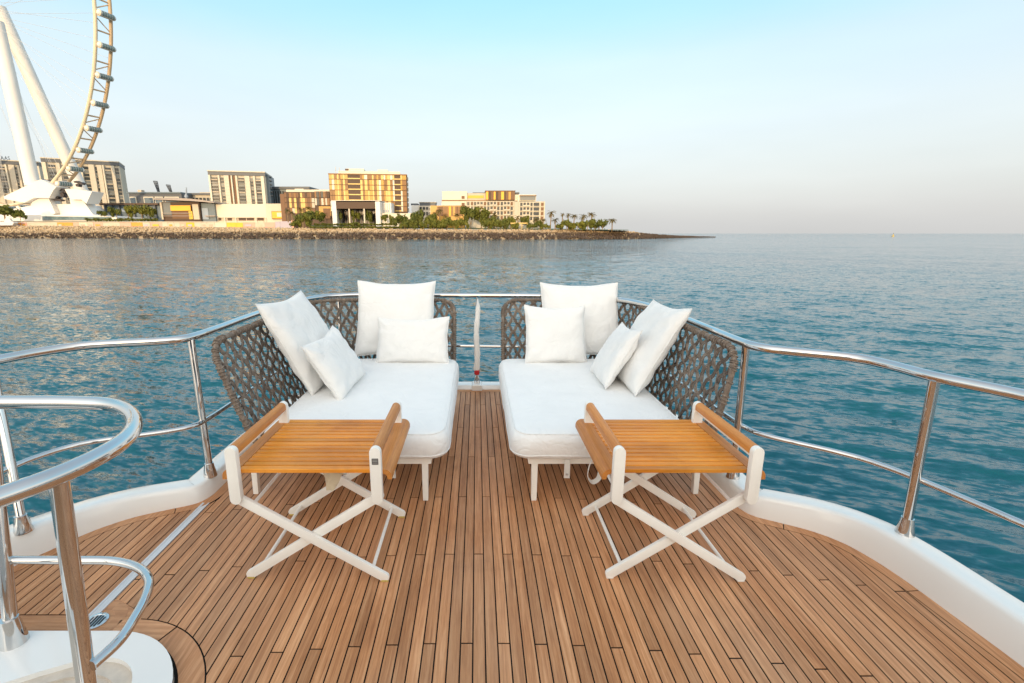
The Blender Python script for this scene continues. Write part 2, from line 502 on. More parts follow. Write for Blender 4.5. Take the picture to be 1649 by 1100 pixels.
# white drain channel and round scupper
ch = MB()
ch.prism([(GUT_L + .004, -.0045), (GUT_R - .004, -.0045), (GUT_R - .004, .004), (GUT_R - .010, .004), (GUT_R - .016, -.0004), (GUT_L + .016, -.0004), (GUT_L + .010, .004), (GUT_L + .004, .004)], 1, 1.72, 2.64)
ch.build('drain_channel', M['gel_grey'], deck_o)
scup = thing('deck_drain', 'round stainless deck drain with dark slots at end of white channel', 'drain', (-1.61, 1.725, 0))
o_ = off(scup)
MB().lathe([(.046, -.003), (.046, .004), (.036, .005), (.034, .003), (.002, .003)], (-1.61, 1.725, 0), 24).build('drain_rim', M['chrome'], scup, 40, loc=o_)
for i in range(5):
    w_ = math.sqrt(.031 ** 2 - (i * .012 - .024) ** 2)
    slab('drain_slot', -1.61 + i * .012 - .0275, -1.61 + i * .012 - .0205, 1.725 - w_, 1.725 + w_, .003, .0042, M['black_hole'], scup, o_)

# ================================================================== bulwark and hull
def bw_h(p):                                                # height of the moulding along the edge
    if p.y > 4.3: return lerp(.10, .045, min(1, (p.y - 4.3) / .4))
    return lerp(.155, .10, max(0, min(1, (p.y - 2.15) / .5)))
prof = [(0, -.01, 0), (0, .012, 0), (.012, 0, .55), (.022, 0, .86), (.027, 0, .94), (.036, 0, .985), (.050, 0, 1), (.145, 0, .97), (.160, 0, .92), (.172, 0, .78), (.18, -.06, 0), (.16, -1.2, 0), (.10, -2.3, 0)]
bwm = MB(); np_ = len(prof); vs = []
lines = [offset_line(edge, -d) for d, _, _ in prof]
for i in range(len(edge)):
    h = bw_h(edge[i])
    for j, (d, z, f) in enumerate(prof): vs.append((lines[j][i].x, lines[j][i].y, z + f * h))
fs = [(i * np_ + j, i * np_ + j + 1, (i + 1) * np_ + j + 1, (i + 1) * np_ + j) for i in range(len(edge) - 1) for j in range(np_ - 1)]
bwm.add(vs, fs)
bul = bwm.build('bulwark', M['gel'], None, 35)
tag(bul, 'low glossy white bulwark moulding curving around the teak foredeck', 'bulwark')

# stair coaming, bottom left
co = thing('stair_coaming', 'white rounded stairwell coaming in the bottom left corner of the deck', 'coaming', (-1.7, 1.2, 0))
o_ = off(co)
outer = [(-2.42, 1.64)] + [(-1.9, 1.64)] + arc(PC[0], PC[1], PRAD, 90, 0, 16) + [(PC[0] + PRAD, .1), (-2.47, .1)]
hole = [(-1.95, 1.30), (-1.78, 1.36), (-1.60, 1.455), (-1.50, 1.50)] + arc(-1.40, 1.33, .185, 100, 0, 12) + [(-1.215, .3), (-2.1, .3), (-2.1, 1.22)]
def ring_mesh(outer, hole, z):
    bm = bmesh.new()
    vo = [bm.verts.new((x, y, z)) for x, y in outer]; vh = [bm.verts.new((x, y, z)) for x, y in hole]
    es = [bm.edges.new((L[i - 1], L[i])) for L in (vo, vh) for i in range(len(L))]
    bmesh.ops.triangle_fill(bm, edges=es, use_beauty=True)
    me = bpy.data.meshes.new('rim'); bm.to_mesh(me); bm.free(); return me
rm = ring_mesh(outer, hole, .035)
cb = MB(); cb.add([v.co for v in rm.vertices], [tuple(p.vertices) for p in rm.polygons])
n_ = len(outer); cb.add([(x, y, z) for z in (-.006, .028) for x, y in outer] + [(lerp(x, -1.7, .006), lerp(y, 1.0, .006), .035) for x, y in outer], [(i, (i + 1) % n_, n_ + (i + 1) % n_, n_ + i) for i in range(n_)])
n_ = len(hole); cb.add([(x, y, z) for z in (.035, .014) for x, y in hole], [(i, (i + 1) % n_, n_ + (i + 1) % n_, n_ + i) for i in range(n_)])
cb.build('rim', M['gel'], co, 30, loc=o_)
hi = [(lerp(x, -1.6, .10), lerp(y, 1.0, .10)) for x, y in hole]
n_ = len(hole)
st = MB(); st.add([(x, y, .014) for x, y in hole] + [(x, y, .012) for x, y in hi] + [(x, y, .0) for x, y in hi],
                  [(i, (i + 1) % n_, n_ + (i + 1) % n_, n_ + i) for i in range(n_)] + [(n_ + i, n_ + (i + 1) % n_, 2 * n_ + (i + 1) % n_, 2 * n_ + i) for i in range(n_)] + [tuple(range(2 * n_, 3 * n_))])
st.build('stair_well', M['well'], co, 30, loc=o_)

# ================================================================== rails
def foot(m, p, r=.039, h=.085):
    m.lathe([(r * 1.02, -.004), (r, .006), (r * .80, h * .62), (r * .70, h * .9), (r * .66, h)], p, 20)

gr = thing('guard_rail', 'polished stainless steel guard rail running around the bow of the deck', 'railing', (0, 4.95, 0))
o_ = off(gr)
ZR, ZM = .975, .45
top = [(-2.62, -1.5), (-2.58, .6), (-2.50, 1.9), (-2.435, 2.33), (-2.36, 2.53), (-2.25, 2.67), (-1.86, 2.80), (-1.785, 2.86), (-1.757, 2.97), (-1.752, 3.85), (-1.70, 4.50), (-1.56, 4.84), (-1.30, 4.99), (-.8, 4.985), (0, 4.96),
       (.65, 4.92), (1.1, 4.83), (1.38, 4.62), (1.52, 4.25), (1.562, 3.6), (1.562, 2.80), (1.575, 2.68), (1.64, 2.58), (1.95, 2.39), (2.01, 2.26), (2.045, 2.07), (2.165, 1.80), (2.32, 1.1), (2.42, -1.5)]
tp = spline([(x, y, ZR) for x, y in top], 7)
MB().tube(tp, .0245, 14).build('top_rail', M['chrome'], gr, 40, loc=o_)
mid = [(-2.56, -1.5), (-2.50, .6), (-2.42, 1.75), (-2.357, 2.18), (-2.31, 2.36), (-2.215, 2.50), (-1.80, 2.70), (-1.735, 2.77), (-1.712, 2.86), (-1.70, 3.8), (-1.66, 4.45), (-1.52, 4.78), (-1.26, 4.93), (-.8, 4.93), (0, 4.90),
       (.65, 4.86), (1.1, 4.77), (1.38, 4.57), (1.54, 4.2), (1.60, 3.6), (1.615, 2.86), (1.625, 2.76), (1.66, 2.65), (1.99, 2.35), (2.06, 2.24), (2.11, 2.12), (2.205, 1.78), (2.34, 1.1), (2.44, -1.5)]
MB().tube(spline([(x, y, ZM) for x, y in mid], 7), .0155, 10).build('mid_rail', M['chrome'], gr, 40, loc=o_)
for (bx, by, bz), (tx, ty) in (((-2.275, 2.15, .145), (-2.46, 2.355)), ((-1.695, 2.80, .10), (-1.765, 2.90)), ((1.618, 2.78, .10), (1.568, 2.73)), ((2.118, 2.118, .152), (2.045, 2.06)),
                               ((-1.42, 4.86, .06), (-1.42, 4.94)), ((1.30, 4.78, .06), (1.28, 4.72)), ((2.24, .6, .155), (2.36, .6)), ((-2.55, .6, .155), (-2.58, .6))):
    ft = MB(); foot(ft, (bx, by, bz)); 
    s_ = MB().tube([(bx, by, bz + .05), (lerp(bx, tx, .5), lerp(by, ty, .5), lerp(bz, ZR, .5)), (tx, ty, ZR - .015)], .0215, 14).build('stanchion', M['chrome'], gr, 40, loc=o_)
    ft.build('base_cup', M['chrome'], s_, 40)

lp = thing('stair_handrail', 'thick looped stainless handrail standing on white stair coaming at left', 'handrail', (-1.6, 1.5, .035))
o_ = off(lp)
up = [(-2.35, 1.775, .96), (-1.95, 1.775, .96), (-1.55, 1.77, .96), (-1.40, 1.745, .96), (-1.27, 1.66, .96), (-1.165, 1.53, .96), (-1.118, 1.41, .96), (-1.115, 1.29, .96), (-1.145, 1.17, .96), (-1.20, 1.06, .96), (-1.34, .80, .96), (-1.5, .5, .96)]
MB().tube(spline(up, 8), .0265, 18).build('top_rail', M['chrome'], lp, 40, loc=o_)
lo = [(-1.846, 1.655, .35), (-1.6, 1.653, .35), (-1.42, 1.648, .35), (-1.30, 1.61, .35), (-1.215, 1.545, .35), (-1.168, 1.46, .35), (-1.14, 1.36, .35), (-1.125, 1.27, .35), (-1.14, 1.18, .35)]
MB().tube(spline(lo, 8), .0165, 14).build('lower_rail', M['chrome'], lp, 40, loc=o_)
for bx, by, tx, ty in ((-1.815, 1.585, -1.90, 1.77), (-1.165, 1.165, -1.165, 1.225), (-2.3, 1.6, -2.33, 1.77)):
    ft = MB(); foot(ft, (bx, by, .035), .045, .11)
    s_ = MB().tube([(bx, by, .10), (tx, ty, .945)], .0245, 18).build('stanchion', M['chrome'], lp, 40, loc=o_)
    ft.build('base_cup', M['chrome'], s_, 40)
MB().tube([(-1.14, 1.17, .26), (-1.19, 1.06, .26), (-1.30, .86, .26)], .0155, 12).build('lower_rail', M['chrome'], lp, 40, loc=o_)

# furled pennant at the bow
fl = thing('bow_pennant', 'furled white pennant on a short staff at the bow rail', 'flag', (0, 4.86, 0))
o_ = off(fl)
MB().prism([(-.055, 0), (.055, 0), (.055, .045), (.045, .062), (-.045, .062), (-.055, .045)], 1, 4.775, 4.93).build('base_block', M['gel'], fl, bevel=.006, loc=o_)
cl = MB(); rows = 26; vs = []; nn_ = 12
for i in range(rows):
    t = i / (rows - 1); z = lerp(.20, .955, t)
    w = lerp(.032, .024, t) * (1 - max(0, (t - .82) / .18) ** 1.6 * .8) * (1 + .08 * math.sin(t * 31))
    dx = .006 * math.sin(t * 9) + lerp(-.004, .006, t)
    for j in range(nn_):
        a = 2 * math.pi * j / nn_
        q = 1 + .25 * math.sin(3 * a + t * 7)
        vs.append((dx + w * math.cos(a) * (1 + .1 * math.sin(2 * a)), 4.855 + .017 * math.sin(a) * q, z))
cl.add(vs, [(i * nn_ + j, i * nn_ + (j + 1) % nn_, (i + 1) * nn_ + (j + 1) % nn_, (i + 1) * nn_ + j) for i in range(rows - 1) for j in range(nn_)] + [tuple(range(nn_)), tuple((rows - 1) * nn_ + j for j in range(nn_))])
cl.build('furled_cloth', M['canvas'], fl, 60, loc=o_)
MB().tube([(0, 4.86, .18), (0, 4.86, .965)], .008, 10).build('staff', M['brushed'], fl, 40, loc=o_)
MB().lathe([(.024, .155), (.028, .165), (.028, .195), (.022, .205)], (0, 4.855, 0), 14).build('red_strap', M['red'], fl, 40, loc=o_)
sh = MB().tube([(-.024, 4.855, .064), (-.020, 4.855, .10), (-.008, 4.855, .14), (0, 4.855, .155), (.008, 4.855, .14), (.020, 4.855, .10), (.024, 4.855, .064)], .0065, 10)
sh.tube([(-.024, 4.855, .07), (.024, 4.855, .07)], .007, 10); sh.tube([(0, 4.85, .062), (0, 4.85, .16)], .008, 10)
sh.build('shackle', M['chrome'], fl, 40, loc=o_)

# deckhouse behind the viewer (its shade keeps the low sun off the foredeck)
dh = MB()
sec = [(-2.6, -2.2), (-2.6, .85), (-3.2, 1.9), (-3.6, 2.3), (-12, 2.3), (-12, -2.2)]
dh.prism(sec, 0, -3.35, 3.35)
dho = dh.build('deckhouse', M['gel'], None, bevel=.08)
struct(dho, label='white deckhouse of the yacht behind the foredeck')
for i in range(4):
    x0 = -3.0 + i * 1.53
    MB().add([(x0, -2.612, .90), (x0 + 1.42, -2.612, .90), (x0 + 1.42, -3.14, 1.82), (x0, -3.14, 1.82), (x0, -2.68, .88), (x0 + 1.42, -2.68, .88), (x0 + 1.42, -3.24, 1.82), (x0, -3.24, 1.82)],
             [(0, 1, 2, 3), (7, 6, 5, 4), (0, 4, 5, 1), (3, 2, 6, 7), (0, 3, 7, 4), (1, 5, 6, 2)]).build('windscreen_pane', M['dark_glass'], dho)

# ================================================================== daybeds
def daybed(sg, xi, xo, xb, xt, yn, label, side):
    """sg: -1 left / +1 right; xi, xo inner and outer mattress edge; xb, xt backrest at its foot and top; yn its near end"""
    y0, y1, z0, z1 = 2.62, 4.42, .285, .452
    d = thing('daybed', label, 'daybed', (sg * (xi + xo) / 2, 3.5, 0), 'daybeds at the bow')
    o_ = off(d)
    # frame rails and legs
    f = MB()
    for ya in (y0 + .05, y1 - .03): f.box(sg * (xi + .11), sg * (xb - .02), ya, ya + .035, .243, .283)
    for xa in (xi + .11, xb - .05): f.box(sg * xa, sg * (xa + .035), y0 + .085, y1 - .03, .243, .283)
    for k in range(1, 6):
        ya = lerp(y0, y1, k / 6); f.box(sg * (xi + .145), sg * (xb - .05), ya, ya + .05, .256, .278)
    f.build('seat_frame', M['lacquer'], d, bevel=.004, loc=o_)
    for xa, ya in ((xi + .15, y0 + .075), (xb - .01, y0 + .15), (xi + .15, y1 - .05), (xb - .03, y1 - .08)):
        g = MB(); a, b = .019, .016; lean = .012 * (-1 if ya < 3.5 else 1)
        g.add([(sg * xa + i * b, ya + lean + j * b, 0) for i, j in ((-1, -1), (1, -1), (1, 1), (-1, 1))] + [(sg * xa + i * a, ya + j * a, .245) for i, j in ((-1, -1), (1, -1), (1, 1), (-1, 1))],
              [(3, 2, 1, 0), (4, 5, 6, 7), (0, 1, 5, 4), (1, 2, 6, 5), (2, 3, 7, 6), (3, 0, 4, 7)])
        g.build('leg', M['lacquer'], d, bevel=.003, loc=o_)
    # mattress
    cx, cy, hx, hy, rc = (xi + xo) / 2, (y0 + y1) / 2, (xo - xi) / 2, (y1 - y0) / 2, .13
    def outline(ins, n=14):
        r = max(rc - ins, .03); out = []
        for qx, qy, a0 in ((1, 1, 0), (-1, 1, 90), (-1, -1, 180), (1, -1, 270)):
            for i in range(n + 1):
                a = R(a0 + 90 * i / n)
                out.append((cx + qx * (hx - ins - r) + r * math.cos(a), cy + qy * (hy - ins - r) + r * math.sin(a)))
        # subdivide the long straight runs so that the sides can billow
        res = []
        for i in range(len(out)):
            a, b = out[i], out[(i + 1) % len(out)]; L = math.hypot(a[0] - b[0], a[1] - b[1]); m_ = 18 if L > .3 else 1
            for q in range(m_): res.append((lerp(a[0], b[0], q / m_), lerp(a[1], b[1], q / m_)))
        return res
    levels = [(.10, z0), (.03, z0 + .002), (.012, z0 + .012), (.003, z0 + .035), (0, z0 + .075), (.002, z1 - .055), (.012, z1 - .026), (.028, z1 - .010), (.05, z1 - .002), (.09, z1 + .004), (.15, z1 + .008), (.22, z1 + .011), (.32, z1 + .013), (.44, z1 + .013)]
    mb = MB(); rings = []
    for ins, z in levels:
        ol = outline(min(ins, .03)); sc_ = 1 - max(0, ins - .03) / hx; sy_ = 1 - max(0, ins - .03) / hy
        rings.append([((x - cx) * sc_ + cx, (y - cy) * sy_ + cy, z) for x, y in ol])
    n_ = len(rings[0]); vs = []
    for li, rg in enumerate(rings):
        for x, y, z in rg:
            p = Vector((sg * x, y, z)); w_ = noise.fractal(p * 5.5 + Vector((side, 0, 0)), 1, 2, 3)
            if li > 7: z += .004 * w_ + .004 * noise.noise(p * 2.1)
            elif 2 < li <= 7:
                q = Vector((x - cx, y - cy, 0)).normalized() * (.005 * w_); x += q.x; y += q.y
                z += .004 * noise.noise(p * 6)
            vs.append((sg * x, y, z))
    fs = [(i * n_ + j, i * n_ + (j + 1) % n_, (i + 1) * n_ + (j + 1) % n_, (i + 1) * n_ + j) for i in range(len(rings) - 1) for j in range(n_)]
    vs.append((sg * cx, cy, z1 + .013)); ci = len(vs) - 1
    fs += [((len(rings) - 1) * n_ + j, (len(rings) - 1) * n_ + (j + 1) % n_, ci) for j in range(n_)] + [tuple(range(n_))[::-1]]
    mat_o = MB().add(vs, fs).build('mattress', M['canvas_seat'], d, 75, loc=o_)
    for li, dz in ((3, -.004), (7, .002)):
        pts = [Vector(vs[li * n_ + j]) + Vector((0, 0, dz)) for j in range(n_)]
        MB().tube(pts, .0032, 6, closed=True).build('piping', M['canvas_seat'], mat_o, 60)
    # hold-down straps under the near edge
    for xs in ((xi + .34), (xi + .62)):
        s_ = MB().box(sg * xs - .017, sg * xs + .017, y0 + .022, y0 + .0265, .165, .285).build('strap', M['strap'], d, loc=o_)
        MB().lathe([(.008, 0), (.008, .003), (.004, .005)], (0, 0, 0), 12, Matrix.Translation((sg * xs, y0 + .022, .192)) @ Matrix.Rotation(R(90), 4, 'X')).build('snap_button', M['brushed'], s_, 40)
    if sg > 0:
        MB().tube(spline([(xi + .50, y0 + .012, .335), (xi + .465, y0 - .01, .27), (xi + .455, y0 - .02, .20), (xi + .485, y0 - .012, .158), (xi + .525, y0, .175), (xi + .535, y0 + .012, .25), (xi + .53, y0 + .02, .33)], 4), .0028, 6, sx=6, side=(1, 0, .2)).build('strap_loop', M['strap'], d, 60, loc=o_)
    # woven backrest: an upright net that wraps the outer side and the bow end
    zb, zt, yb, yt, rcor, xe = .27, .95, 4.56, 4.80, .30, xi + .06
    def surf(s, t):
        xo_, yb_, yn_ = lerp(xb, xt, t ** .85), lerp(yb, yt, t), lerp(yn + .02, yn, t)
        l1 = yb_ - rcor - yn_; l2 = rcor * math.pi / 2; l3 = xo_ - rcor - xe; L = l1 + l2 + l3
        q = s * L
        if q < l1: p = Vector((xo_, yn_ + q, 0)); nrm = Vector((-1, 0, 0))
        elif q < l1 + l2:
            a = (q - l1) / rcor; p = Vector((xo_ - rcor + rcor * math.cos(a), yb_ - rcor + rcor * math.sin(a), 0)); nrm = Vector((-math.cos(a), -math.sin(a), 0))
        else: p = Vector((xo_ - rcor - (q - l1 - l2), yb_, 0)); nrm = Vector((0, -1, 0))
        p.z = lerp(zb, zt, t); p.x *= sg; nrm.x *= sg
        return p, nrm
    LEN = 3.05
    fr = []
    cr = .13
    def se(s0, t): return s0
    for i in range(14): fr.append(surf(cr / LEN * (1 - i / 13) ** 1.6 * 0, lerp(0, 1 - cr / .68, i / 13))[0])
    for i in range(1, 8): a = R(90 * i / 8); fr.append(surf(cr / LEN * (1 - math.cos(a)), 1 - cr / .68 * (1 - math.sin(a)))[0])
    for i in range(61): fr.append(surf(lerp(cr / LEN, 1 - cr / LEN, i / 60), 1)[0])
    for i in range(1, 8): a = R(90 - 90 * i / 8); fr.append(surf(1 - cr / LEN * (1 - math.cos(a)), 1 - cr / .68 * (1 - math.sin(a)))[0])
    for i in range(14): fr.append(surf(1, lerp(1 - cr / .68, 0, i / 13))[0])
    fo = MB().tube(fr, .0165, 10).build('back_frame', M['rope'], d, 50, loc=o_)
    MB().tube([surf(i / 50, 0)[0] for i in range(51)], .015, 8).build('back_frame', M['rope'], d, 50, loc=o_)
    # rope bound around the frame
    wr = MB(); tot = len(fr)
    for i in range(2, tot - 2):
        for q in (0, .5):
            p = Vector(fr[i]).lerp(Vector(fr[i + 1]), q); t_ = (Vector(fr[i + 1]) - Vector(fr[i])).normalized()
            a = t_.orthogonal().normalized(); b = t_.cross(a)
            if random.random() < .68: wr.tube([p + (a * math.cos(x) + b * math.sin(x)) * .0205 + t_ * (.006 * math.sin(x)) for x in [2 * math.pi * m / 8 for m in range(8)]], .0052, 5, closed=True)
    wr.build('rope_binding', M['rope'], fo, 60)['kind'] = 'stuff'
    H_, nq = .68, 10
    half = .048
    ns = int(LEN / (2 * half))
    for dr in (1, -1):
        for kk in range(-6, ns + 6):
            s0 = kk * 2 * half + (0 if dr > 0 else half) + (0 if dr > 0 else 0)
            pts = []
            for i in range(0, nq * 5 + 1):
                q = i / 5
                s = s0 + dr * half * (q - .70 / (2 * math.pi) * math.sin(2 * math.pi * q)) + .004 * noise.noise(Vector((kk * 3.1, q * .8, side + dr)))
                t = q / nq
                if -.005 <= s <= LEN + .005:
                    su = min(max(s / LEN, 0), 1)
                    # keep inside the rounded top corners
                    ds = min(s, LEN - s); dt = (1 - t) * H_
                    if ds < cr and dt < cr and (cr - ds) ** 2 + (cr - dt) ** 2 > cr * cr: continue
                    p, nr = surf(su, t)
                    pts.append((p + nr * (.0085 * dr * math.cos(math.pi * (q + kk))), nr))
            if len(pts) < 5: continue
            st = MB()
            for c_ in (-1, 0, 1):
                line = []
                for i, (p, nr) in enumerate(pts):
                    tg = (pts[min(i + 1, len(pts) - 1)][0] - pts[max(i - 1, 0)][0]).normalized()
                    sd = tg.cross(nr).normalized()
                    line.append(p + sd * (c_ * .0084) + nr * (.0022 * math.sin(i * .9 + c_ * 2.1 + kk)))
                st.tube(line, .0058, 5)
            st.build('rope_strand', M['rope'], d, 60, loc=o_)
    return d

daybed(-1, .165, 1.30, 1.40, 1.62, 2.84, 'white daybed with taupe woven rope backrest, left of the bow gap', 3.0)
daybed(1, .20, 1.31, 1.385, 1.50, 2.68, 'white daybed with taupe woven rope backrest, right of the bow gap', 8.0)

# ================================================================== cushions
def cushion(label, base, up, wid, w, h, T, seed, group='white canvas cushions on the daybeds', sag=.02):
    """base: middle of the lower edge; up, wid: directions of its height and width"""
    up = Vector(up).normalized(); wid = Vector(wid); wid = (wid - up * wid.dot(up)).normalized(); nr = wid.cross(up).normalized()
    n = 30; vs = []; idx = {}
    def outl(u, v):
        k_ = .055
        x = w / 2 * u * (1 - k_ * (1 - v * v) * abs(u)); y = h / 2 * v * (1 - k_ * (1 - u * u) * abs(v))
        return x, y
    for sdx in (1, -1):
        for i in range(n + 1):
            for j in range(n + 1):
                u = math.sin((i / n * 2 - 1) * math.pi / 2) * .35 + (i / n * 2 - 1) * .65
                v = math.sin((j / n * 2 - 1) * math.pi / 2) * .35 + (j / n * 2 - 1) * .65
                rim = i in (0, n) or j in (0, n)
                if rim and sdx == -1: idx[(sdx, i, j)] = idx[(1, i, j)]; continue
                x, y = outl(u, v)
                e = max(0, (1 - u ** 4) * (1 - v ** 4))
                th = T / 2 * (max(0, (1 - u * u) * (1 - v * v)) ** .42 * .75 + e ** .5 * .25)
                th *= 1 + .16 * (-v) * .6                                   # filling settles
                q = Vector((x * 7, y * 7, seed + sdx * 5))
                wr = noise.fractal(q, 1, 2.1, 4)
                cor = max(0, abs(u) + abs(v) - .95)                           # creases run in from the corners
                ang = math.atan2(v, u)
                th += (.014 * wr * min(1, e * 3) + .010 * cor * math.sin(ang * 14 + seed) * min(1, e * 4)) 
                y2 = y - sag * (1 - u * u) * max(0, v) + .008 * noise.noise(Vector((u * 2, seed, v))) 
                idx[(sdx, i, j)] = len(vs)
                vs.append((x + .006 * noise.noise(Vector((v * 3, seed + 4, u))), sdx * th, y2))
    fs = []
    for sdx in (1, -1):
        for i in range(n):
            for j in range(n):
                a = [idx[(sdx, i, j)], idx[(sdx, i + 1, j)], idx[(sdx, i + 1, j + 1)], idx[(sdx, i, j + 1)]]
                fs.append(tuple(a if sdx > 0 else a[::-1]))
    me_o = MB().add(vs, fs).build('cushion', M['canvas'], None, 80)
    ring = [(0, j) for j in range(n)] + [(i, n) for i in range(n)] + [(n, n - j) for j in range(n)] + [(n - i, 0) for i in range(n)]
    pip = MB().tube([vs[idx[(1, i, j)]] for i, j in ring], .0038, 6, closed=True).build('piping', M['canvas'], me_o, 60)
    Mx = Matrix((( wid.x, nr.x, up.x, 0), (wid.y, nr.y, up.y, 0), (wid.z, nr.z, up.z, 0), (0, 0, 0, 1)))
    me_o.matrix_world = Matrix.Translation(Vector(base) + up * (h / 2)) @ Mx
    return tag(me_o, label, 'cushion', group)

zS = .462
cushion('large square white cushion tilted against the left woven backrest beside the rail', (-1.16, 3.68, zS - .01), (-.36, .02, .68), (.05, 1, .03), .76, .76, .20, 1.3)
cushion('large square white cushion upright at the bow end of left daybed', (-.785, 4.44, zS), (0, .30, .71), (1, .0, .0), .76, .745, .20, 2.7)
cushion('small oblong white cushion standing before the large one, left daybed bow end', (-.585, 4.20, zS - .006), (0, .17, .40), (1, -.02, .0), .665, .43, .16, 5.1)
cushion('small white cushion tilted sideways in the middle of the left daybed', (-.935, 3.51, zS - .006), (-.25, .0, .41), (.04, 1, .02), .66, .475, .16, 9.4)
cushion('large square white cushion upright at the bow end of right daybed', (1.0, 4.44, zS), (.0, .30, .69), (1, 0, -.01), .76, .73, .20, 12.2)
cushion('small squarish white cushion upright at inner edge of right daybed', (.715, 4.20, zS - .006), (0, .17, .47), (1, .03, 0), .56, .535, .16, 15.9)
cushion('large square white cushion tilted against the right woven backrest beside the rail', (1.13, 3.63, zS - .01), (.36, .03, .63), (.03, 1, .0), .74, .72, .20, 18.5)
cushion('small white cushion tilted sideways between two large ones, right daybed', (.965, 3.69, zS - .006), (.25, .02, .44), (.09, 1, 0), .58, .50, .15, 21.3)

# ================================================================== folding side tables
def bar_xz(m, a, b, w, y0, y1, r=True):
    """flat bar with rounded ends in a plane of constant y"""
    a, b = Vector((a[0], 0, a[1])), Vector((b[0], 0, b[1])); t = (b - a).normalized(); n = Vector((-t.z, 0, t.x)); out = []
    b0 = math.atan2(t.z, t.x)
    for c_, s_ in ((b, b0 - math.pi / 2), (a, b0 + math.pi / 2)):
        for i in range(9):
            an = s_ + math.pi * i / 8; out.append((c_.x + w / 2 * math.cos(an), c_.z + w / 2 * math.sin(an)))
    m.prism(out, 1, y0, y1)

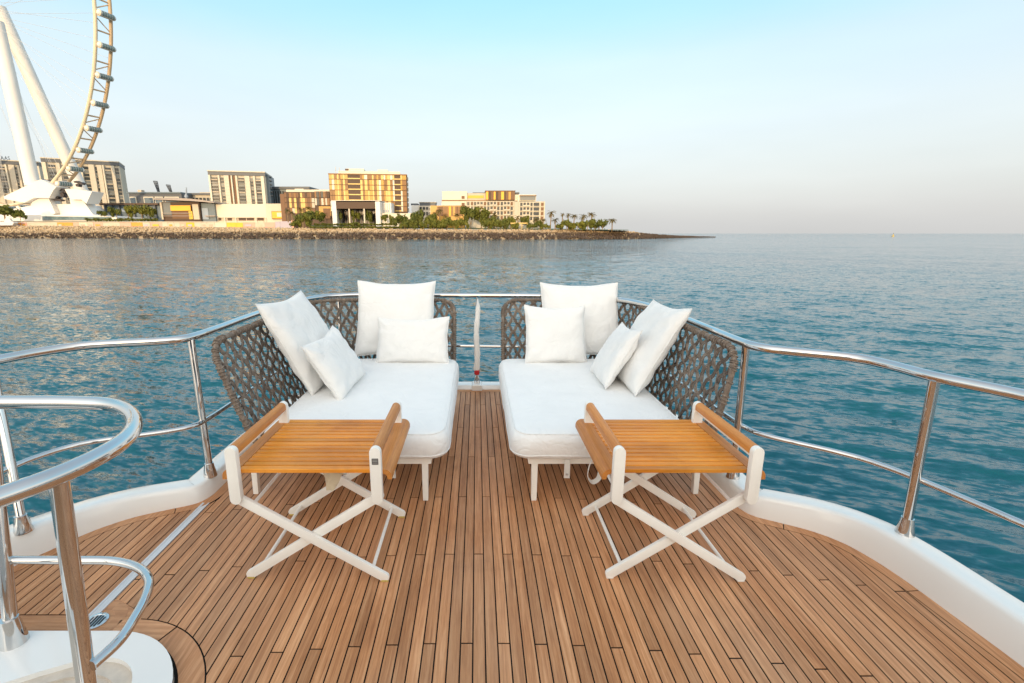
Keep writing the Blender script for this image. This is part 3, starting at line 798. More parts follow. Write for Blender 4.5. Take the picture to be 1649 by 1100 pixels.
def table(x0, x1, label, plaque):
    yf, yk, zt = 1.955, 2.53, .69
    t = thing('folding_table', label, 'side table', ((x0 + x1) / 2, 2.27, 0), 'folding side tables')
    o_ = off(t)
    for xx in (x0, x1):
        for yy in (yf, yk):
            p = MB(); bar_xz(p, (xx, .44), (xx, zt - .025), .050, yy - .015, yy + .015)
            po = p.build('post', M['lacquer'], t, 40, bevel=.0025, loc=o_)
            if plaque and xx == x1 and yy == yf:
                MB().box(xx - .014, xx + .014, yy - .0175, yy - .0148, .612, .640).build('plaque', M['plaque'], po)
                for q in (.619, .627, .6335): MB().box(xx - .011, xx + .011, yy - .0182, yy - .0172, q, q + .002).build('plaque_mark', M['grey_line'], po)
        # arm bar: rounded teak on a slim white rail
        sec = [(xx + .0225 * math.cos(R(a)), .668 + .0225 * math.sin(R(a))) for a in range(0, 181, 15)] + [(xx - .0225, .649), (xx - .017, .644), (xx + .017, .644), (xx + .0225, .649)]
        MB().prism(sec, 1, yf + .0155, yk - .0155).build('arm_bar', M['teak_y'], t, 40, loc=o_)
        MB().box(xx - .012, xx + .012, yf + .015, yk - .015, .630, .6435).build('arm_rail', M['lacquer'], t, bevel=.002, loc=o_)
    # crossed legs, front pair and rear pair
    for yy, sg in ((yf, 1), (yk, -1)):
        for a, b, dy in (((x0, .43), (x1 + .012, .022), -.011), ((x1, .43), (x0 + .006, .022), .011)):
            m = MB(); bar_xz(m, a, b, .043, yy + sg * .026 + dy - .0095, yy + sg * .026 + dy + .0095)
            lg = m.build('leg', M['lacquer'], t, 40, bevel=.0025, loc=o_)
            MB().box(b[0] - .017, b[0] + .017, yy + sg * .026 + dy - .0105, yy + sg * .026 + dy + .0105, .0, .012).build('foot_pad', M['foot_pad'] if plaque else M['lacquer'], lg, bevel=.004)
        for xx, zz in (((x0 + x1) / 2, .22),):
            MB().lathe([(.010, -.002), (.010, .030), (.007, .033)], (0, 0, 0), 14, Matrix.Translation((xx, yy + sg *   .026 + .013, zz)) @ Matrix.Rotation(R(90), 4, 'X')).build('pivot_bolt', M['brushed'], t, 40, loc=o_)
    for xx in (x0 + .06, x1 - .045):
        MB().tube([(xx, yf + .03, .06), (xx, yk - .03, .06)], .0085, 12).build('stretcher', M['lacquer'], t, 40, loc=o_)
    for xx in (x0 + .05, x1 - .05):
        MB().tube([(xx, yf + .03, .385), (xx, yk - .03, .385)], .0085, 12).build('stretcher', M['lacquer'], t, 40, loc=o_)
    # tray of slats with rounded lips that pass under the arm bars
    zt_, ns, ya, yb = .570, 14, yf + .018, yk + .045
    dw = (yb - ya) / ns
    for i in range(ns):
        ys = ya + i * dw
        MB().box(x0 + .012, x1 - .012, ys + .0025, ys + dw - .0060, zt_ - .018, zt_).build('slat', M['teak_x'], t, bevel=.0028, loc=o_)
    for xx, s_ in ((x0, -1), (x1, 1)):
        sec = [(xx - s_ * .011, zt_ + .001), (xx + s_ * .030, zt_ + .001)] + [(xx + s_ * (.030 + .034 * math.sin(R(a))), zt_ - .033 + .034 * math.cos(R(a))) for a in range(15, 91, 15)] + [(xx + s_ * .064, zt_ - .048), (xx + s_ * .046, zt_ - .048), (xx + s_ * .040, zt_ - .026), (xx + s_ * .024, zt_ - .019), (xx - s_ * .011, zt_ - .019)]
        MB().prism(sec, 1, ya, yb).build('tray_lip', M['teak_y'], t, 40, loc=o_)
    bt = MB()
    for yy in (ya + .09, yb - .13): bt.box(x0 + .03, x1 - .03, yy, yy + .03, zt_ - .030, zt_ - .019)
    bt.build('tray_batten', M['teak_x'], t, loc=o_)
    if plaque:      # bunched cloth strap hanging from the tray
        s_ = MB(); vs = []; nn_ = 16; rows = 8; xc = (x0 + x1) / 2 + .09
        for i in range(rows):
            q = i / (rows - 1)
            for j in range(nn_):
                a = 2 * math.pi * j / nn_
                r_ = lerp(.05, .018, q) * (1 + .25 * math.sin(4 * a + q * 5) * (.4 + q))
                vs.append((xc - .03 * q + r_ * 1.1 * math.cos(a), 2.10 + r_ * .55 * math.sin(a), lerp(.545, .40, q)))
        s_.add(vs, [(i * nn_ + j, i * nn_ + (j + 1) % nn_, (i + 1) * nn_ + (j + 1) % nn_, (i + 1) * nn_ + j) for i in range(rows - 1) for j in range(nn_)] + [tuple((rows - 1) * nn_ + j for j in range(nn_)), tuple(range(nn_))])
        s_.build('cloth_strap', M['sling'], t, 60, loc=o_)
    return t

table(-1.078, -.446, 'white folding table with slatted teak tray and dark plaque before left daybed', True)
table(.626, 1.230, 'white folding table with slatted teak tray before right daybed, no plaque', False)

# ================================================================== sea
def sea_mat():
    k = N('sea_water')
    v = k.pos((1, 1, 1))
    # ripple slopes taken straight from noise, so that far water stays as rough as near water
    tot = k.n('ShaderNodeNewGeometry').outputs['Normal']
    for scl, det, sl in (((4.2, 10.5, 1), 3, 1.25), ((1.3, 3.3, 1), 3, .85), ((.34, .70, 1), 2, .20), ((.05, .10, 1), 3, .22)):
        nz = k.n('ShaderNodeTexNoise', Scale=1.0, Detail=det, Roughness=.55, Distortion=.2); k.l(k.rpos(scl, R(20)), nz.inputs['Vector'])
        sbv = k.n('ShaderNodeVectorMath', _operation='SUBTRACT'); k.l(nz.outputs['Color'], sbv.inputs[0]); sbv.inputs[1].default_value = (.5, .5, .5)
        mlv = k.n('ShaderNodeVectorMath', _operation='MULTIPLY'); k.l(sbv.outputs[0], mlv.inputs[0]); mlv.inputs[1].default_value = (sl * .75, sl, 0)
        adv = k.n('ShaderNodeVectorMath', _operation='ADD'); k.l(tot, adv.inputs[0]); k.l(mlv.outputs[0], adv.inputs[1]); tot = adv.outputs[0]
    nrm = k.n('ShaderNodeVectorMath', _operation='NORMALIZE'); k.l(tot, nrm.inputs[0]); b3 = nrm.outputs[0]
    big = k.noise(k.pos((.012, .03, 1)), 1.0, 4, .6)
    c = k.ramp(big, [(.35, (.001, .066, .098)), (.65, (.001, .092, .124))])
    return k.setup(color=c, rough=.05, ior=1.33, normal=b3, spec=.5)
M['sea'] = sea_mat()
NA, NR = 1200, 560
rad = np.concatenate([np.geomspace(1.2, 700, NR - 14), np.geomspace(800, 45000, 14)])
ang = np.linspace(0, 2 * np.pi, NA, endpoint=False)
RR, AA = np.meshgrid(rad, ang, indexing='ij')
X, Y = RR * np.sin(AA), RR * np.cos(AA)
spc = np.maximum(np.gradient(rad)[:, None] * np.ones_like(RR), RR * (2 * np.pi / NA))
Z = np.zeros_like(X)
calm = .72 + .28 * np.clip((X + .3 * Y) / 14, -1, 1)              # the lee on the left is smoother than the open side
for i in range(64):
    lam = .26 * (2.4 / .26) ** rng.random()
    th = R(66) + rng.normal() * .36
    kk = 2 * np.pi / lam
    amp = .0050 * lam ** .7 * rng.uniform(.5, 1.3)
    fade = np.clip(lam / (2.6 * spc) - .6, 0, 1)
    ph = kk * (X * math.cos(th) + Y * math.sin(th)) + rng.uniform(0, 6.28)
    wv = np.sin(ph + .35 * np.sin(ph))
    Z += amp * fade * wv * calm
Z *= np.clip((900 - RR) / 300, 0, 1)
Z += SEA
co_ = np.stack([X, Y, Z], -1).reshape(-1, 3)
ii, jj = np.meshgrid(np.arange(NR - 1), np.arange(NA), indexing='ij')
j2 = (jj + 1) % NA
quads = np.stack([ii * NA + jj, ii * NA + j2, (ii + 1) * NA + j2, (ii + 1) * NA + jj], -1).reshape(-1, 4)[:, ::-1]
me = bpy.data.meshes.new('sea')
me.vertices.add(len(co_)); me.vertices.foreach_set('co', co_.ravel())
me.loops.add(quads.size); me.loops.foreach_set('vertex_index', quads.ravel().astype(np.int32))
me.polygons.add(len(quads)); me.polygons.foreach_set('loop_start', np.arange(0, quads.size, 4, dtype=np.int32))
me.polygons.foreach_set('use_smooth', np.ones(len(quads), dtype=bool))
me.update(); me.validate()
me.materials.append(M['sea'])
struct(link('sea', me), label='teal rippled sea reaching to the horizon')

# ================================================================== island
M['sand'] = plain('sandy_ground', (.42, .33, .22), .9, scale=.05, var=.25)
M['grass'] = plain('mown_lawn', (.10, .12, .03), .9, scale=.3, var=.35)
M['hedge'] = None
def rock_mat():
    k = N('revetment_stone')
    g = k.n('ShaderNodeNewGeometry'); sx = k.n('ShaderNodeSeparateXYZ'); k.l(g.outputs['Position'], sx.inputs[0])
    f = k.noise(k.pos(), .35, 3)
    ad = k.n('ShaderNodeMath', _operation='MULTIPLY_ADD'); k.l(f, ad.inputs[0]); ad.inputs[1].default_value = 3.2; k.l(sx.outputs['Z'], ad.inputs[2])
    mr = k.n('ShaderNodeMapRange'); k.l(ad.outputs[0], mr.inputs['Value']); mr.inputs['From Min'].default_value = 3.3; mr.inputs['From Max'].default_value = 4.8
    dry = k.ramp(k.noise(k.pos(), .9, 4, .7), [(.3, (.28, .20, .12)), (.5, (.50, .38, .24)), (.8, (.64, .52, .36))])
    wet = k.ramp(k.noise(k.pos(), .9, 4, .7), [(.3, (.022, .016, .012)), (.75, (.13, .088, .062))])
    return k.setup(color=k.mix(mr.outputs[0], wet, dry), rough=.85, normal=k.bump(k.noise(k.pos(), 2, 4), .5, .2))
M['rock'] = rock_mat()
def zplane(px, py, z):
    d = at(px, py, 1.0) - Vector((0, 0, CAMZ)); t = (z - CAMZ) / d.z
    return Vector((0, 0, CAMZ)) + d * t
SHORE = [(-900, 383.6, 362), (-300, 383.5, 362.3), (-60, 383.5, 363), (200, 383.9, 364.5), (480, 384.7, 367), (700, 385.3, 369.3), (900, 385.3, 370.2), (1000, 385.0, 371.4), (1040, 384.5, 375.6), (1085, 383.5, 379.3), (1120, 382.7, 380.7), (1152, 382.2, 381.8)]
wl, cr_ = [], []
for px, yw, yc in SHORE:
    w_ = zplane(px, yw, SEA); wl.append(w_)
    cr_.append(at(px, yc, w_.y + (13 if px < 1020 else 6)))
wl, cr_ = spline(wl, 12), spline(cr_, 12)
land = MB(); n_ = len(wl); vs = []
for w_, c_ in zip(wl, cr_):
    dirv = Vector((w_.x, w_.y, 0)).normalized()
    far = Vector((c_.x * 1.0, c_.y, c_.z)) + (Vector((-.35, 1, 0)) * 420 if c_.x < 110 else Vector((-1, .25, 0)) * 30)
    vs += [Vector((w_.x, w_.y, SEA - 2)), w_ + Vector((0, 1.5, -.2)), c_ + Vector((0, 0, -.35)), c_ + Vector((0, 3, 0)), far]
land.add(vs, [(i * 5 + j, i * 5 + j + 1, (i + 1) * 5 + j + 1, (i + 1) * 5 + j) for i in range(n_ - 1) for j in range(4)])
struct(land.build('island', M['sand']), label='low sandy island with stone revetment across the water')
def ground(px):
    """height of the island behind photo column px"""
    best = min(cr_, key=lambda c: abs(PX + F * c.x / (c.y * _c - (c.z - CAMZ) * _s) - px)); return best.z
# loose stones of the revetment
ico = bmesh.new(); bmesh.ops.create_icosphere(ico, subdivisions=1, radius=1)
iv = [v.co.copy() for v in ico.verts]; if_ = [tuple(v.index for v in f.verts) for f in ico.faces]; ico.free()
rk = MB()
cum = [0]
for a, b in zip(wl, wl[1:]): cum.append(cum[-1] + (b - a).length)
def along(L, d):
    import bisect
    i = min(max(bisect.bisect_right(cum, d) - 1, 0), len(L) - 2); t = (d - cum[i]) / max(cum[i + 1] - cum[i], 1e-6)
    return L[i].lerp(L[i + 1], t)
d_start = next(c for c, w_ in zip(cum, wl) if PX + F * w_.x / (w_.y * _c) > -120)
for i in range(7500):
    d = lerp(d_start, cum[-1], random.random() ** .9); b = random.random()
    w_, c_ = along(wl, d), along(cr_, d)
    p = w_.lerp(c_, b); p.z = lerp(SEA + .1, c_.z, b ** .8)
    s_ = random.uniform(.5, 1.0) * (1.15 - .35 * b) * (1 if c_.z > 3.5 else .75)
    q = Matrix.Rotation(random.uniform(0, 6.3), 3, Vector((random.random() - .5, random.random() - .5, random.random() - .5)).normalized())
    e = Vector((random.uniform(.7, 1.3), random.uniform(.6, 1.2), random.uniform(.5, .95)))
    rk.add([p + (q @ Vector((v.x * e.x, v.y * e.y, v.z * e.z)) * s_ * random.uniform(.8, 1.12)) for v in iv], if_)
struct(rk.build('revetment_stones', M['rock']), 'stuff', 'pale boulders of the revetment, dark and wet along the waterline')

# ================================================================== observation wheel
M['wheel_white'] = plain('wheel_white_paint', (.76, .73, .68), .5, var=.05, scale=.05)
M['wheel_gold'] = plain('wheel_rim_paint', (.70, .60, .43), .45, var=.08, scale=.1)
M['wheel_bronze'] = plain('wheel_rim_bronze', (.52, .38, .23), .5, var=.1, scale=.1)
M['cap_glass'] = plain('capsule_glass', (.13, .19, .20), .12, var=.3, scale=.4, spec=.6)
M['machine'] = plain('dark_machinery', (.05, .04, .04), .6)
M['cable'] = plain('pale_cable', (.55, .54, .52), .5)
WC = Vector((-436.665, 470, 190.826)); WR, WPH, WSEP = 163.816, -.361, 11.254
wu, wn = Vector((math.cos(WPH), math.sin(WPH), 0)), Vector((-math.sin(WPH), math.cos(WPH), 0))
def rim(a, r=WR, off_=0.0): return WC + (wu * math.cos(a) + Vector((0, 0, 1)) * math.sin(a)) * r + wn * off_
wh = thing('observation_wheel', 'giant white and gold observation wheel rising at the left edge', 'ferris wheel', (WC.x, WC.y, 8))
o_ = off(wh)
for sgn, m_, r_ in ((-1, M['wheel_gold'], 1.3), (1, M['wheel_bronze'], 1.3)):
    MB().tube([rim(2 * math.pi * i / 288, WR, sgn * WSEP / 2) for i in range(288)], r_, 10, closed=True).build('rim', m_, wh, 50, loc=o_)
a0 = R(-9.31)
for i in range(48):
    a = a0 + R(7.5) * i
    for da in (R(3.1), R(5.6)):
        if da < R(4): pass
    MB().tube([rim(a + R(3.4), WR, -WSEP / 2), rim(a + R(3.4), WR, WSEP / 2)], .62, 7).build('rung', M['wheel_bronze'], wh, 50, loc=o_)
    p, q = (a + R(3.7), a + R(6.6)) if i % 2 else (a + R(.9), a + R(3.1))
    s1 = -1 if i % 2 else 1
    MB().tube([rim(p, WR, -s1 * WSEP / 2), rim(q, WR, s1 * WSEP / 2)], .4, 6).build('brace', M['wheel_bronze'], wh, 50, loc=o_)
    # capsule: a cabin with glazed belt and round end rings, lying across the rim
    if -math.cos(a) < .4:
        c = rim(a, WR + 2.6, .9); z_ = wn
        ax = Matrix((wu.cross(Vector((0, 0, 1))).to_tuple() + (0,), (0, 0, 1, 0), (0, 0, 0, 0), (0, 0, 0, 1)))
        xx = (wn * 1.0).normalized(); yy = Vector((0, 0, 1)).cross(xx).normalized(); zz = Vector((0, 0, 1))
        MM = Matrix(((yy.x, zz.x, xx.x, c.x), (yy.y, zz.y, xx.y, c.y), (yy.z, zz.z, xx.z, c.z), (0, 0, 0, 1)))
        L_ = 6.6
        cb_ = MB().lathe([(1.1, -L_), (1.8, -L_ + .6), (2.1, -L_ + 1.6), (2.2, 0), (2.1, L_ - 1.8), (1.7, L_ - .6), (1.0, L_)], (0, 0, 0), 16, MM).build('capsule', M['wheel_white'], wh, 50, loc=o_)
        g = MB()
        for k in range(5):
            z0_ = -4.2 + k * 1.85
            for lo_, hi_ in ((-55, 50), (130, 235)):
                pts = []
                for zq in (z0_, z0_ + 1.6):
                    for aq in range(lo_, hi_ + 1, 15): pts.append(MM @ Vector((2.26 * math.cos(R(aq)), 2.26 * math.sin(R(aq)), zq)))
                nq_ = len(pts) // 2
                g.add(pts, [(j, j + 1, nq_ + j + 1, nq_ + j) for j in range(nq_ - 1)])
        g.build('glazing', M['cap_glass'], cb_)
        MB().tube([MM @ Vector((2.1 * math.cos(x), 2.1 * math.sin(x), -L_ + 1.2)) for x in [2 * math.pi * j / 20 for j in range(20)]], .42, 6, closed=True).build('end_ring', M['wheel_gold'], cb_, 50)
for i in range(96):
    a = a0 + R(3.75) * i + R(1.2)
    MB().tube([WC + wn * ((-1) ** i * 9), rim(a, WR - 1.4, (-1) ** (i // 2) * WSEP / 2)], .10, 4, cap=False).build('spoke_cable', M['cable'], wh, loc=o_)
MB().lathe([(4, -22), (9, -21), (9, -8), (6, -7), (6, 7), (9, 8), (9, 21), (4, 22)], (0, 0, 0), 24, Matrix(((wu.x, 0, wn.x, WC.x), (wu.y, 0, wn.y, WC.y), (0, 1, 0, WC.z), (0, 0, 0, 1)))).build('hub', M['wheel_bronze'], wh, 40, loc=o_)
hubF, hubB = WC - wn * 17, WC + wn * 17
footA, footB = at(53, 300, 438), at(152, 352, 505)
footA2, footB2 = Vector((2 * WC.x - footA.x - 75, footA.y + 20, footA.z)), Vector((2 * WC.x - footB.x - 130, footB.y, footB.z))
topA, topB = at(-6, 36, 452), at(-2, 12, 480)
for tp_, ft_ in ((topA, footA), (topB, footB), (hubF, footA2), (hubB, footB2)):
    MB().tube([tp_, tp_.lerp(ft_, .3), ft_], [5.2, 5.4, 5.6], 20).build('leg', M['wheel_white'], wh, 40, loc=o_)
def flat(name, pts, Y0_, Y1_, mat, parent, o):
    """outline read at distance Y0_, extruded back to Y1_"""
    return MB().prism([(at(x, y, Y0_).x, at(x, y, Y0_).z) for x, y in pts], 1, Y0_, Y1_).build(name, mat, parent, loc=o)
flat('pedestal_arm', [(6, 316.5), (58, 291.5), (66, 289), (91, 301), (86, 306), (79, 319), (55, 318.5), (39, 326.5), (7, 320.5)], 432, 446, M['wheel_white'], wh, o_)
flat('pedestal_column', [(53, 318), (78, 318.5), (89, 343), (82, 348), (42, 349), (14, 338), (50, 331)], 436, 446, M['wheel_white'], wh, o_)
flat('pedestal_wall', [(80, 329), (120, 328.5), (141, 347), (84, 347.5)], 441, 470, M['wheel_white'], wh, o_)
flat('pedestal_arm', [(104, 304.5), (119, 304), (148, 308.5), (139, 328), (131, 321.5), (113, 321)], 432, 446, M['wheel_white'], wh, o_)
flat('pedestal_column', [(112, 320.5), (132, 321), (150, 346), (118, 346)], 436, 446, M['wheel_white'], wh, o_)
flat('plinth', [(-30, 346), (152, 346), (188, 350), (188, 356), (-30, 356)], 424, 480, M['wheel_white'], wh, o_)
flat('glass_skirt', [(68, 348.2), (178, 349.5), (178, 354.2), (68, 354.2)], 423, 424, M['cap_glass'], wh, o_)
for x, y, w, h in ((64, 289.5, 6, 4), (71, 290, 10, 3), (78, 292, 7, 5), (118, 292, 8, 3), (124, 294, 9, 3.5), (121, 297, 6, 4), (92, 305, 12, 2.6), (101, 308, 10, 3), (96, 311, 7, 7), (80, 316, 14, 4), (84, 321, 16, 3)):
    flat('machinery', [(x, y), (x + w * .6, y - h * .3), (x + w, y + h * .3), (x + w * .8, y + h), (x + w * .2, y + h * .8)], 438, 442, M['machine'], wh, o_)

# ================================================================== buildings
for nm, c, rg in (('cream', (.52, .465, .37), .7), ('pale', (.60, .53, .42), .65), ('warm_white', (.66, .60, .48), .6), ('white_wall', (.72, .70, .66), .55), ('slate', (.09, .10, .115), .5), ('steel_blue', (.12, .16, .19), .4),
                  ('glass_dark', (.035, .042, .045), .15), ('glass_grey', (.16, .17, .165), .2), ('gold', (.44, .235, .025), .4), ('gold_pale', (.62, .43, .13), .45), ('bronze', (.21, .09, .016), .45), ('brown', (.17, .085, .040), .6), ('umber', (.075, .040, .022), .6),
                  ('amber', (.85, .42, .03), .5), ('orange', (.80, .30, .05), .6), ('pink', (.66, .36, .28), .7), ('lilac', (.42, .38, .44), .7), ('stone', (.55, .46, .35), .8), ('ochre', (.62, .42, .06), .6), ('roof_grey', (.36, .30, .26), .6), ('blue_grey', (.30, .36, .44), .6)):
    M[nm] = plain(nm + '_facade', c, rg, var=.1, scale=.35)

class Bld:
    """a building whose front stands at distance Y; its outlines are given as seen in the photograph"""
    def __init__(s, name, label, cat, px, Y, group=None):
        s.Y = Y; p = at(px, 365, Y)
        s.t = thing(name, label, cat, (p.x, Y, ground(px) - 1), group); s.o = off(s.t)
    def turn(s, a):
        """swing the front towards the viewer by a degrees, keeping its width in view"""
        q = abs(s.t.location.x) / s.Y; s.t.rotation_euler.z = R(a); s.t.scale.x = 1 / (math.cos(R(a)) + q * math.sin(R(a)))
    def rect(s, x0, x1, y0, y1, dY=0.0):
        return at(x0, 312, s.Y).x, at(x1, 312, s.Y).x, at(PX, y1, s.Y).z, at(PX, y0, s.Y).z
    def part(s, name, x0, x1, y0, y1, mat, f=0.0, d=1.0, parent=None):
        """front face f metres behind the facade plane (negative: proud), d deep"""
        a, b, c, e = s.rect(x0, x1, y0, y1)
        return slab(name, a, b, s.Y + f, s.Y + f + d, c, e, M[mat], s.t, s.o)
    def body(s, x0, x1, y0, mat, f=0.0, d=30.0, name='wall', y1=368):
        return s.part(name, x0, x1, y0, y1, mat, f, d)

def residential(name, label, x0, x1, ytop, ybot, Y, cols, floors, turn=0.0):
    b = Bld(name, label, 'building', (x0 + x1) / 2, Y, 'slab apartment blocks on the island')
    b.body(x0, x1, ytop + 4, 'cream', 0, 38, y1=ybot + 25)
    b.part('roof_band', x0 - .6, x1 + .6, ytop, ytop + 5.5, 'slate', -1.2, 40)
    b.part('parapet', x0 - 1, x1 + 1, ytop - 1.6, ytop - .02, 'pale', -1.8, 41.5)
    b.turn(turn)
    top = ytop + 9; fh = (ybot - top) / floors; W = x1 - x0
    for u0, u1, kind in cols:
        a, c = x0 + u0 * W, x0 + u1 * W
        if kind == 'pier':
            b.part('pier', a, c, ytop + 6, ybot + 20, 'pale', -1.6, 1.6)
            for k in range(1, floors): b.part('joint', a + .1, c - .1, top + k * fh, top + k * fh + .35, 'stone', -1.66, .3)
        elif kind == 'frame': b.part('pier', a, c, ytop + 6, ybot + 20, 'warm_white', -2.2, 2.2)
        elif kind == 'dark': b.part('pier', a, c, ytop + 5.6, ybot + 20, 'brown', -.5, .5)
        else:
            for k in range(floors):
                y0_ = top + k * fh
                b.part('window', a, c, y0_ + .4, y0_ + fh - .5, 'glass_dark' if (k * 7 + int(a)) % 3 else 'glass_grey', -.3, .3)
                if kind == 'balc': b.part('balcony', a, c, y0_ + fh - 1.5, y0_ + fh - .15, 'glass_grey' if k % 4 else 'stone', -1.5, 1.15)
    return b

b1 = residential('apartment_block', 'pale apartment block with dark roof band and rooftop letters behind the wheel', -60, 74, 258, 318, 560,
    [(0, .08, 'pier'), (.1, .2, 'balc'), (.22, .3, 'pier'), (.32, .42, 'balc'), (.44, .5, 'pier'), (.5, .575, 'balc'), (.58, .60, 'frame'), (.62, .69, 'pier'), (.69, .715, 'win'), (.73, .75, 'pier'), (.76, .82, 'balc'), (.83, .88, 'pier'), (.90, .96, 'balc'), (.97, 1, 'frame')], 10, 27)
fc = bpy.data.curves.new('rooftop_letters', 'FONT'); fc.body = 'RAAS'; fc.size = 5.6; fc.extrude = .25; fc.space_character = 1.1
fo_ = bpy.data.objects.new('tmp', fc); col.objects.link(fo_)
bpy.context.view_layer.update()
fm = bpy.data.meshes.new_from_object(fo_.evaluated_get(bpy.context.evaluated_depsgraph_get()))
bpy.data.objects.remove(fo_)
fm.materials.clear(); fm.materials.append(M['slate'])
lt = link('rooftop_letters', fm, b1.t); p = at(-3.2, 256.3, 561)
lt.location = Vector((p.x, 561, p.z)) + b1.o; lt.rotation_euler = (R(90), 0, 0)

b2 = residential('apartment_block', 'pale apartment block with dark roof band directly right of the wheel base', 78, 201, 258, 330, 540,
    [(0, .05, 'frame'), (.07, .16, 'balc'), (.17, .22, 'pier'), (.24, .30, 'win'), (.31, .36, 'pier'), (.38, .46, 'balc'), (.47, .50, 'frame'), (.51, .58, 'win'), (.585, .66, 'pier'), (.67, .69, 'win'), (.70, .76, 'pier'), (.77, .79, 'frame'), (.80, .88, 'balc'), (.885, .93, 'pier'), (.935, .985, 'win')], 11, 28)
b3 = residential('apartment_block', 'narrow apartment block with dark roof band above a blank cream podium', 340, 430, 277, 330, 450,
    [(0, .03, 'frame'), (.04, .15, 'balc'), (.16, .19, 'pier'), (.20, .26, 'win'), (.265, .35, 'pier'), (.355, .38, 'dark'), (.39, .41, 'frame'), (.42, .46, 'dark'), (.465, .5, 'pier'), (.51, .62, 'balc'), (.63, .72, 'pier'), (.73, .78, 'win'), (.785, .82, 'pier'), (.83, .92, 'balc'), (.925, .98, 'frame')], 9, 14)
for i in range(6): b3.part('balcony', 430.2, 437, 281 + i * 6.2, 282.6 + i * 6.2, 'slate', 8, 8)
b3.body(430.2, 434.6, 279, 'steel_blue', 6, 30, 'stair_tower')

p_ = Bld('podium_building', 'long blank cream podium with small openings below narrow apartment block', 'building', 395, 425)
p_.body(342, 426, 328.5, 'warm_white', 0, 14, y1=350.5)
p_.body(426.2, 455, 328, 'pale', -.5, 20, 'wing', y1=366)
p_.body(343, 426, 350.6, 'stone', 1.2, 12, 'ground_floor', y1=366)
for a, c in ((347, 350.5), (361, 368), (379, 391), (392.5, 404), (410, 420)): p_.part('opening', a, c, 350.8, 355, 'umber', .9, .3)
for a in (344, 356, 374, 407, 423): p_.part('column', a, a + 2.2, 350.6, 366, 'pale', .1, 1.0)
sgn = Bld('display_screen', 'orange and white display screen on the podium corner', 'screen', 447, 423)
sgn.part('frame', 434.2, 459.6, 340, 352.8, 'umber', .2, 1.0); sgn.part('picture', 434.8, 459, 340.6, 351.8, 'amber', 0, .19); sgn.part('picture_patch', 443, 453, 342.5, 349, 'warm_white', -.1, .09); sgn.part('picture_patch', 435, 440, 346, 351.5, 'ochre', -.1, .09)

lo1 = Bld('terminal_building', 'low dark grey building with framed glass bays behind the cafe', 'building', 240, 520)
lo1.body(207, 292, 311, 'slate', 0, 30); lo1.part('roof', 205, 292, 309.4, 311.6, 'steel_blue', -1.5, 34)
for a, c in ((208.5, 219), (231, 247), (249, 262), (265, 288)):
    lo1.part('bay_frame', a, c, 317, 329, 'warm_white', -1, 1); lo1.part('window', a + 1.2, c - 1.2, 318.4, 329, 'steel_blue', -1.2, .2)
lo1.part('vent_stack', 218, 224, 305.2, 309.3, 'stone', 4, 5)
lo2 = Bld('terminal_building', 'low cream and glass building left of narrow apartment block', 'building', 315, 540)
lo2.body(288, 345, 312.5, 'cream', 0, 30); lo2.part('roof', 287, 345, 311, 314, 'slate', -2, 34); lo2.part('penthouse', 320, 345, 309.4, 311, 'cream', 2, 20)
for i in range(6): lo2.part('window', 308 + i * 6, 312.5 + i * 6, 318.5, 327, 'glass_dark', -.3, .3)
for x, y, h, lb in ((250, 291.5, 17.5, 'tall dark lattice fin leaning on the low roof'), (270.5, 297.5, 13.5, 'shorter dark lattice fin leaning on the low roof')):
    fn = Bld('roof_fin', lb, 'sculpture', x, 522)
    for u in range(4):
        q0, q1 = [(x - 3 + u * 2.1, y + u * .2), (x + 4.6 + u * .9 - 1, y + h)][0], (x + 4 + u * 1.0, y + h)
        MB().tube([at(*q0, 522), at(*q1, 522 + u)], .42, 5).build('strut', M['slate'], fn.t, loc=fn.o)
    for u in range(5):
        t_ = u / 5; a_ = at(lerp(x - 3, x + 4, t_), lerp(y, y + h, t_), 522); c_ = at(lerp(x + 3.4, x + 7, t_), lerp(y + .6, y + h, t_), 523)
        MB().tube([a_, c_], .34, 5).build('strut', M['slate'], fn.t, loc=fn.o)
ml = Bld('mast', 'slim white mast above the cafe roof', 'mast', 300, 470)
MB().tube([at(300, 330, 470), at(300, 302, 470)], [1.2, .5], 8).build('pole', M['blue_grey'], ml.t, 50, loc=ml.o)
MB().tube([at(300, 318, 470), at(300, 314, 470)], [1.7, 1.5], 8).build('collar', M['blue_grey'], ml.t, 50, loc=ml.o)

ar = Bld('arcade_building', 'low dark glass arcade under a thin flat roof behind the bushes', 'building', 210, 470)
ar.part('roof', 162, 256, 327.5, 330.5, 'umber', -4, 24); ar.body(166, 256, 330.5, 'steel_blue', 0, 18)
for i in range(8): ar.part('column', 166 + i * 11.6, 168 + i * 11.6, 330.6, 352, 'slate', -2, 1.2)
for i in range(7): ar.part('window', 169 + i * 11.6, 176 + i * 11.6, 335, 341, 'blue_grey', -.3, .3)

